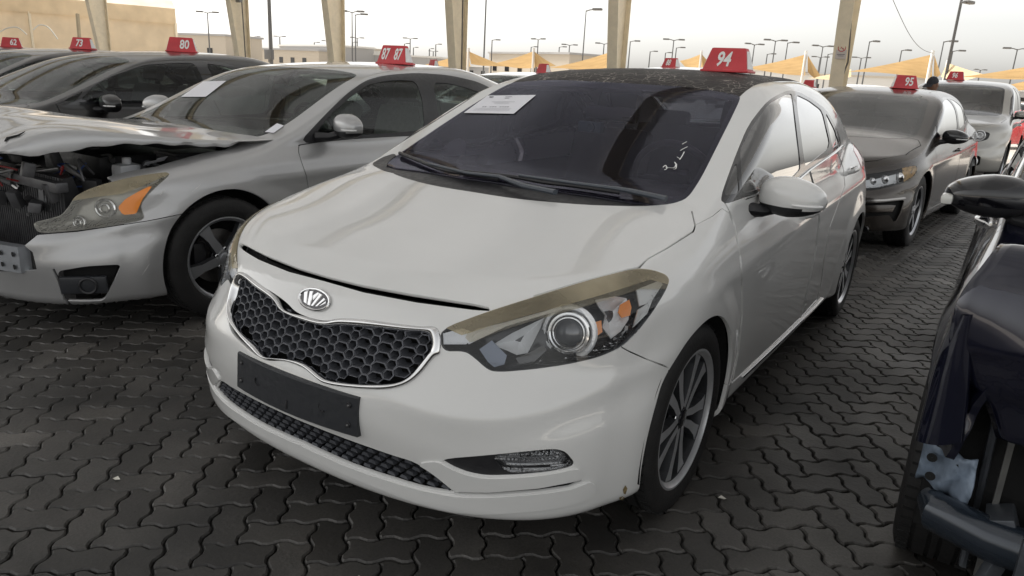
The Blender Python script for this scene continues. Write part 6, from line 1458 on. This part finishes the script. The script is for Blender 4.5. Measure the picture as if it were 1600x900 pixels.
roof_sign(tuple(on_y((1412, 140), 7.35)[:2])+(1.425,), R_(22), '95', 'red numbered sign 95 on the bronze grey sedan', .26, .145, .13, right=True)
# silver suv 96
def suv_front(car, M, f, h):
    near = lambda V: (V[:, 1] < .5) & (V[:, 2] < 1.25)
    hl, M = carve(M, 'px', rounded([(1505,204),(1520,203),(1548,207),(1544,218),(1528,222),(1508,220)], .18, 2), f, 2, lim=near, h=h); a, b_ = part2('headlight', hl, GLASS_CLEAR, car, .012)
    for o, mm, sg in ((a, hl, 1), (b_, flip_x(hl), -1)):
        mobj('housing', mm.V-mm.N*.05, mm.F, GLOSSB, o, N=mm.N)
        for p in ((1530,212), (1517,212)):
            P = hit(f, p)*np.array((sg, 1, 1)); b = MB(); b.tube([P+np.array((.06*math.cos(t), .012, .06*math.sin(t))) for t in np.linspace(0, 2*np.pi, 21)], .010, 6, cap=False); b.lathe([(.02,.001),(.015,.03),(.03,.045)], 16, 'y', P); b.build('lamp_ring', REFL_W, o)
    it, M = carve(M, 'px', rounded([(1500,243),(1533,243),(1531,259),(1505,262),(1496,260)], .15, 2), f, 2, lim=near, h=h); part2('bumper_intake', TM(it.V-it.N*.04, it.N, it.F), DARKIN, car, 0)
    for sg in (1, -1): b = MB(); P = hit(f, (1519,252))*np.array((sg, 1, 1)); b.lathe([(-.005,.001),(-.004,.04),(.01,.06)], 18, 'y', P); b.build('fog_lamp', REFL_W, car)
    g, M = carve(M, 'front', rounded([(.03,.50),(.24,.50),(.27,.58),(.24,.66),(.03,.66)], .2, 2), f, 1, lim=lambda V: V[:, 1] < -.3, h=h); part2('kidney_grille', g, GRILLE_PL, car, .02, off=-.01)
    return M
simple_car('silver_suv', 'warm silver suv with round fog lamps and a roof sign, behind the bronze grey sedan', (.62, 12.35, 0), R_(-3.5), SUVPAINT, suv_warp(roof=1.70), 2.8, .365, .405, -.88, 3.75, 1.70, h=.035, glw=glass('dark_clear_glass', (.30,.33,.32), 1.3), gls=GLASS_SIDE, front=suv_front, fine=2)
roof_sign(tuple(on_y((1492, 128), 14.0)[:2])+(1.685,), R_(-4), '96', 'red numbered sign 96 on the silver suv', .28, .15, .13)
simple_car('white_hatchback', 'white car with dark windows far behind the white sedan, left of the bronze sedan roof', (-1.1, 19.6, 0), R_(30), WHITEP, suv_warp(roof=1.62), 2.8, .36, .40, -.88, 3.75, 1.62, h=.07, front=plain_front())
roof_sign((-.1, 21.3, 1.61), R_(-12), '', 'small red number sign on the white car far behind the white sedan', .28, .2, .13)
simple_car('red_sedan', 'red sedan parked crosswise far behind the silver suv', (4.9, 24.6, -.06), R_(62), REDP, sedan_warp(roof=1.45), 2.8, .33, .372, -.93, 3.85, 1.45, h=.06)
for k, (x, y, a, pm) in enumerate(((-14, 40, 12, WHITEP), (-19, 42, -8, SUVPAINT), (-24, 41, 5, WHITEP), (-9, 41, 3, CHARC), (-4, 43, -6, WHITEP), (1.5, 42, 4, WHITEP), (-30, 43, 8, CHARC), (6.5, 40, -8, SUVPAINT))):
    simple_car('far_car', ['white car under the first shade sails','silver car under the middle shade sails','white car between two sail posts','charcoal car below the long tan sail','white car below the sail by sign 94','white car below the large sail by the no smoking column','charcoal car far off near the tent','silver car far off behind the red sedan'][k], (x, y, -.06), R_(a), pm, sedan_warp(roof=1.45) if k % 2 else suv_warp(roof=1.68), 2.8, .35, .39, -.93, 3.85, 1.5, h=.10, fine=1, inner=False, group='cars under the far sails')

# ------------------------------------------------------------------ navy car at the right edge, its nose torn off
def navy_car():
    loc = (2.39, .30, 0); car = empty('wrecked_car', loc, 0, 'navy blue car with its front bumper torn off, tyre and radiator exposed', 'car'); set_pose(loc, 0)
    wp = sedan_warp(L=.93, roof=1.42, wb=2.75, wide=.975); WARP[0] = wp; f = lambda P: KF(wp(P)); h = .02; TR, AR, WB = .325, .37, 2.75
    M = start_shell(f, ((-.05, -1.0, .08), (1.05, 4.0, 1.55)), h, (0, WB), TR, AR)
    M = cabin_cuts(M, f, car, h, GLASS_DARK, GLASS_SIDE, NAVY, 1)
    hd, M = carve(M, 'top', KHOOD, f, 1, lim=lambda V: V[:, 2] > .6, h=h)
    # the front clip is gone: only the fender skin is left ahead of the door, cut off ragged
    d = M.V[:, 1]+.50+.008*np.sin(M.V[:, 2]*37)
    _, M = split(M, d)
    fen, M = carve(M, 'side', [(-.9,.58),(.2,.58),(.36,.6),(.36,.95),(.2,1.0),(-.9,1.0)], f, 1, lim=lambda V: V[:, 0] > .3, h=h) if 0 else (None, M)
    low = (M.V[M.F][:, :, 1].mean(1) < -.05) & (M.V[M.F][:, :, 2].mean(1) < .2); M = M.sub(~low)
    d = M.V[:, 2]-.515-.003*np.sin(M.V[:, 1]*90+M.V[:, 0]*60); d[M.V[:, 1] > -.05] = .3; _, M = split(M, d)
    part('body_shell', M, NAVY, car, .02, both=True)
    # crumpled hood: pushed back and folded
    n1, n2 = 60, 60; V = []; F = []
    edge = crom([(-.70,.42,.955),(-.74,.10,.950),(-.77,-.20,.965),(-.815,-.42,1.005),(-.850,-.48,.955),(-.873,-.50,.89),(-.870,-.50,.812),(-.845,-.49,.757),(-.80,-.48,.703),(-.76,-.47,.638),(-.73,-.46,.590)], 6, False)
    for i in range(n1+1):
        t = i/n1; e_ = edge[min(len(edge)-1, int(round(t*(len(edge)-1))))]
        for j in range(n2+1):
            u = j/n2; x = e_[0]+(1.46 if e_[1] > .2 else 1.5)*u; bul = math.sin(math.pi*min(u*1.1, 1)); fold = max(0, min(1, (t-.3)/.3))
            y = e_[1]-.06*bul*fold-.05*fold*(1-(1-u)**4)+.005*fold*math.sin(170*u+9*t)*math.exp(-u*3); z = e_[2]+.035*bul*(1-fold)+.012*math.sin(9*u+8*t)*(1-.5*fold)  # fine ripples in y mimic the striped canopy reflections on the fold
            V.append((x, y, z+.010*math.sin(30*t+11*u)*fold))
    for i in range(n1):
        for j in range(n2): F.append((i*(n2+1)+j, i*(n2+1)+j+1, (i+1)*(n2+1)+j+1, (i+1)*(n2+1)+j))
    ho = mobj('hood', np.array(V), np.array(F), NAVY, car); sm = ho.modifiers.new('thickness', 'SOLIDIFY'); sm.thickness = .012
    DK = mat('wreck_black', (.012,.012,.013), .5, rvar=.15, nscale=15); GM = mat('wreck_metal', (.10,.11,.125), .4, .6, noise=.3, nscale=10); GM2 = mat('fin_metal', (.13,.13,.125), .45, .5, noise=.2, nscale=12); PB = mat('pale_blue_primer', (.20,.25,.32), .45, .2, noise=.25, nscale=14)
    # front end of the fender skin, bent in towards the lamp bay and cut off straight below
    L0 = np.array(loc); rows = [(490,1496,1524),(515,1483,1521),(545,1469,1519),(580,1457,1517),(620,1447,1514),(655,1438,1510),(691,1429,1506)]; V = []; F = []; nu_ = 12
    for (py, xl, xr) in rows:
        A_ = on_y((xl, py), -.205)-L0; B_ = on_y((xr, py), -.215)-L0
        V += [A_+np.array((-.004, .20, .0)), A_+np.array((-.002, .05, 0))]
        for k in range(nu_+1): u = k/nu_; V.append(A_*(1-u)+B_*u+np.array((0, .012*(1-u)**4-.020*math.sin(math.pi*u), 0)))
        V.append(B_+np.array((.004, .06, 0)))
    w_ = nu_+4
    for i in range(len(rows)-1):
        for k in range(w_-1): F.append((i*w_+k, (i+1)*w_+k, (i+1)*w_+k+1, i*w_+k+1))
    fe_ = mobj('fender_end', V, F, NAVY, car); sb = fe_.modifiers.new('smooth', 'SUBSURF'); sb.render_levels = 2; sb.levels = 1
    # radiator with fins
    b = MB(); b.box((0, -.36, .46), (1.20, .05, .52)); ra = b.build('radiator', DK, car, smooth=False)
    for k in range(17):
        b = MB(); b.box((-.70+k*.085, -.42, .47), (.013, .014, .56)); b.build('radiator_fin', GM2, ra, smooth=False)
    b = MB(); b.box((0, -.37, .75), (1.25, .07, .06), bev=.012); b.build('radiator_support', DK, car)
    # torn bracket, crash tube, lower shield
    b = MB(); V_ = []; n = 9
    for i in range(n):
        for j in range(7): x = -.875+.12*i/(n-1); z = .515-.12*j/6-.02*(i/(n-1)); V_.append((x, -.40-.05*i/(n-1)+.016*math.sin(i*1.7+j), z+.006*math.sin(j*2+i)))
    Fb = [(i*7+j, i*7+j+1, (i+1)*7+j+1, (i+1)*7+j) for i in range(n-1) for j in range(6)]; br = mobj('torn_bracket', V_, Fb, PB, car); br.modifiers.new('thickness', 'SOLIDIFY').thickness = .004
    for (x, z) in ((-.850,.475),(-.79,.465),(-.845,.425)):
        b = MB(); b.lathe([(-.004,.0005),(-.004,.012)], 14, 'y', (x, -.435, z)); b.build('bolt_hole', DARKIN, br, smooth=False)
    b = MB(); b.tube([(-.83,-.40,.345),(-.815,-.45,.34),(-.70,-.50,.34),(-.40,-.555,.345),(0,-.57,.345),(.40,-.555,.345),(.75,-.47,.34)], [.034,.046,.048,.046,.046,.046,.04], 14, flat=(1, 1.15)); b.build('crash_tube', mat('crash_tube_blue_black', (.022,.030,.042), .22, .3, .5), car)
    for x in (-.63, -.56): b = MB(); b.box((x, -.57, .34), (.03, .03, .12), bev=.005); b.build('tube_clip', GM, car)
    b = MB(); b.tube([(-.74,-.36,.70),(-.735,-.37,.45),(-.73,-.38,.18)], .010, 8); b.build('strut', GM, car)
    rr = np.random.default_rng(9)
    for k in range(14):
        c = (rr.uniform(-.72, .5), rr.uniform(-.56, -.44), rr.uniform(.10, .38)); b = MB(); b.box(c, rr.uniform(.03, .12, 3), rot=rotm('Z', rr.uniform(-.5, .5))@rotm('Y', rr.uniform(-.5, .5)), bev=.006); b.build('broken_bracket', [DK, GM, GM][k % 3], car)
    b = MB(); b.box((0, -.30, .17), (1.3, .5, .03), bev=.006); b.build('splash_shield', DK, car)
    b = MB(); b.box((0, .1, .5), (1.3, .7, .4)); b.build('engine_block', DARKIN, car, smooth=False)
    for yw in (0, WB): arch_liner(car, yw, TR, AR+.012, .5, .86)
    for sg in (1, -1):
        for yw in (0, WB): wheel(car, (sg*.80, yw, TR), sg, TR, .222, .215, 'five', n=52, rot=.5, face=ALLOY)
    sh = Shape(); sh.gy1 = 3.5; interior(car, sh, CLOTH, .45, belt=.93, roofz=1.36)
    for sg in (1, -1): mirror_unit(car, (sg*.865, .40, 1.045), (.125, .095, .068), GLOSSB, sg, (sg*.74, .36, .98), yaw=R_(-8*sg), signal=False)
    b = MB(); P = np.array((-.975, .345, 1.028)); b.box(P, (.035, .075, .034), bev=.012); b.build('turn_signal_lens', mat('signal_lens_pale', (.66,.66,.62), .2, 0, .6), car)
    handles(car, f, ((1.12, .87),), CHROME)
    I = mesh_field(lambda P: f(P)+.035, (-.1, -.2, .12), (1.0, 3.8, .95), .06); k = (I.V[:, 2] < .84) & (I.V[:, 1] > .3) & (np.hypot(I.V[:, 1]-WB, I.V[:, 2]-TR) > AR+.04) & (np.hypot(I.V[:, 1], I.V[:, 2]-TR) > AR+.04)
    part('inner_skin', I.sub(k[I.F].all(1) & (I.V[I.F][:, :, 0].min(1) > 0)), DARKIN, car, 0, both=True)
    POSE[0], POSE[1] = np.eye(3), np.zeros(3); WARP[0] = None
# ------------------------------------------------------------------ person stooping behind the bronze sedan
def person():
    q = CAMP+ray((1457, 137))*11.6; base = (q[0], q[1]+.05, 0)
    r = empty('person', base, 0, 'person in dark cap and grey shirt leaning forward behind the bronze sedan', 'person')
    J = {'pelvis': (0,.10,.92), 'waist': (0,.07,1.05), 'chest': (0,0,1.26), 'neck0': (0,-.05,1.38), 'neck': (0,-.075,1.44), 'sL': (.17,-.02,1.34), 'sR': (-.17,-.02,1.34), 'eL': (.24,-.06,1.08), 'eR': (-.24,-.06,1.08), 'hL': (.20,-.26,.98), 'hR': (-.20,-.26,.98), 'tL': (.09,.10,.88), 'tR': (-.09,.10,.88), 'kL': (.10,.06,.49), 'kR': (-.10,.06,.49), 'aL': (.10,.12,.09), 'aR': (-.10,.12,.09), 'fL': (.11,-.06,.04), 'fR': (-.11,-.06,.04)}
    R0 = {'pelvis': .13, 'waist': .125, 'chest': .15, 'neck0': .07, 'neck': .055, 'sL': .065, 'sR': .065, 'eL': .046, 'eR': .046, 'hL': .033, 'hR': .033, 'tL': .09, 'tR': .09, 'kL': .062, 'kR': .062, 'aL': .042, 'aR': .042, 'fL': .04, 'fR': .04}
    ks_ = list(J); E = [('pelvis','waist'),('waist','chest'),('chest','neck0'),('neck0','neck'),('neck0','sL'),('neck0','sR'),('sL','eL'),('sR','eR'),('eL','hL'),('eR','hR'),('pelvis','tL'),('pelvis','tR'),('tL','kL'),('tR','kR'),('kL','aL'),('kR','aR'),('aL','fL'),('aR','fR')]
    me = bpy.data.meshes.new('body'); me.from_pydata([J[k] for k in ks_], [(ks_.index(a), ks_.index(b_)) for a, b_ in E], []); me.materials.append(mat('grey_shirt', (.16,.16,.18), .8, noise=.15, nscale=12))
    o = bpy.data.objects.new('body', me); COL.objects.link(o); o.parent = r
    o.modifiers.new('skin', 'SKIN'); o.modifiers.new('sub', 'SUBSURF').render_levels = 2
    for i, k in enumerate(ks_): me.skin_vertices[0].data[i].radius = (R0[k], R0[k]); me.skin_vertices[0].data[i].use_root = (k == 'pelvis')
    SKIN = mat('skin', (.22,.115,.07), .55)
    # head: shaped lathe with nose, ears, eyes; dark cap
    V = []; F = []; nu, nv = 24, 16
    for j in range(nv+1):
        ph = -math.pi/2+math.pi*j/nv
        for i in range(nu):
            th = 2*math.pi*i/nu; x = .076*math.cos(th)*math.cos(ph); y = .098*math.sin(th)*math.cos(ph); z = .118*math.sin(ph)
            if z < 0 and y < 0: x *= 1+.9*z; y *= 1-.4*z*0
            if abs(x) < .016 and y < -.06 and -.045 < z < .012: y -= .022*(1-abs(z+.02)/.035)
            if .018 < abs(x) < .045 and y < -.05 and .0 < z < .03: y += .008
            V.append((x, y, z))
    for j in range(nv):
        for i in range(nu): F.append((j*nu+i, j*nu+(i+1) % nu, (j+1)*nu+(i+1) % nu, (j+1)*nu+i))
    hd = mobj('head', np.array(V), np.array(F), SKIN, r); hd.location = (0, -.115, 1.545); hd.rotation_euler = (R_(22), 0, R_(-25))
    for sg in (-1, 1):
        b = MB(); b.lathe([(-.01,.001),(-.006,.010),(.004,.012)], 12, 'y', (sg*.030, -.083, .012)); b.build('eye', GLOSSB, hd); b = MB(); b.box((sg*.078, .0, .0), (.014, .035, .055), bev=.006); b.build('ear', SKIN, hd)
    b = MB(); b.box((0, -.082, -.06), (.045, .012, .010), bev=.004); b.build('mouth', mat('lip', (.20,.07,.055), .5), hd)
    capm = mat('dark_cap', (.02,.02,.024), .8); V = []; F = []
    for j in range(9):
        ph = math.pi/2*(.10+.90*j/8)
        for i in range(nu): th = 2*math.pi*i/nu; V.append((.083*math.cos(th)*math.cos(ph), .106*math.sin(th)*math.cos(ph), .015+.118*math.sin(ph)))
    for j in range(8):
        for i in range(nu): F.append((j*nu+i, j*nu+(i+1) % nu, (j+1)*nu+(i+1) % nu, (j+1)*nu+i))
    cp = mobj('cap', np.array(V), np.array(F), capm, hd); b = MB(); b.box((0, -.125, .035), (.13, .085, .008), rot=rotm('X', R_(12)), bev=.003); b.build('cap_peak', capm, hd)
    # hands with fingers
    for sg, hk in ((1, 'hL'), (-1, 'hR')):
        p = np.array(J[hk]); h_ = empty('hand', tuple(p)); h_.parent = r; b = MB(); b.box((0, -.045, 0), (.075, .09, .028), bev=.012)
        for k in range(4): L_ = (.065, .075, .07, .055)[k]; x = -.028+.0187*k; b.tube([(x, -.085, 0), (x, -.085-L_*.5, -.006), (x, -.085-L_*.85, -.028)], [.009, .0085, .007], 7)
        b.tube([(-sg*.036, -.02, 0), (-sg*.058, -.05, -.008), (-sg*.058, -.08, -.018)], [.011, .010, .008], 7); b.build('palm_and_fingers', SKIN, h_)
hero(); print('time hero', time.time()-T0)
grey_sedan(); print('time grey', time.time()-T0)
navy_car(); person(); print('time', time.time()-T0)
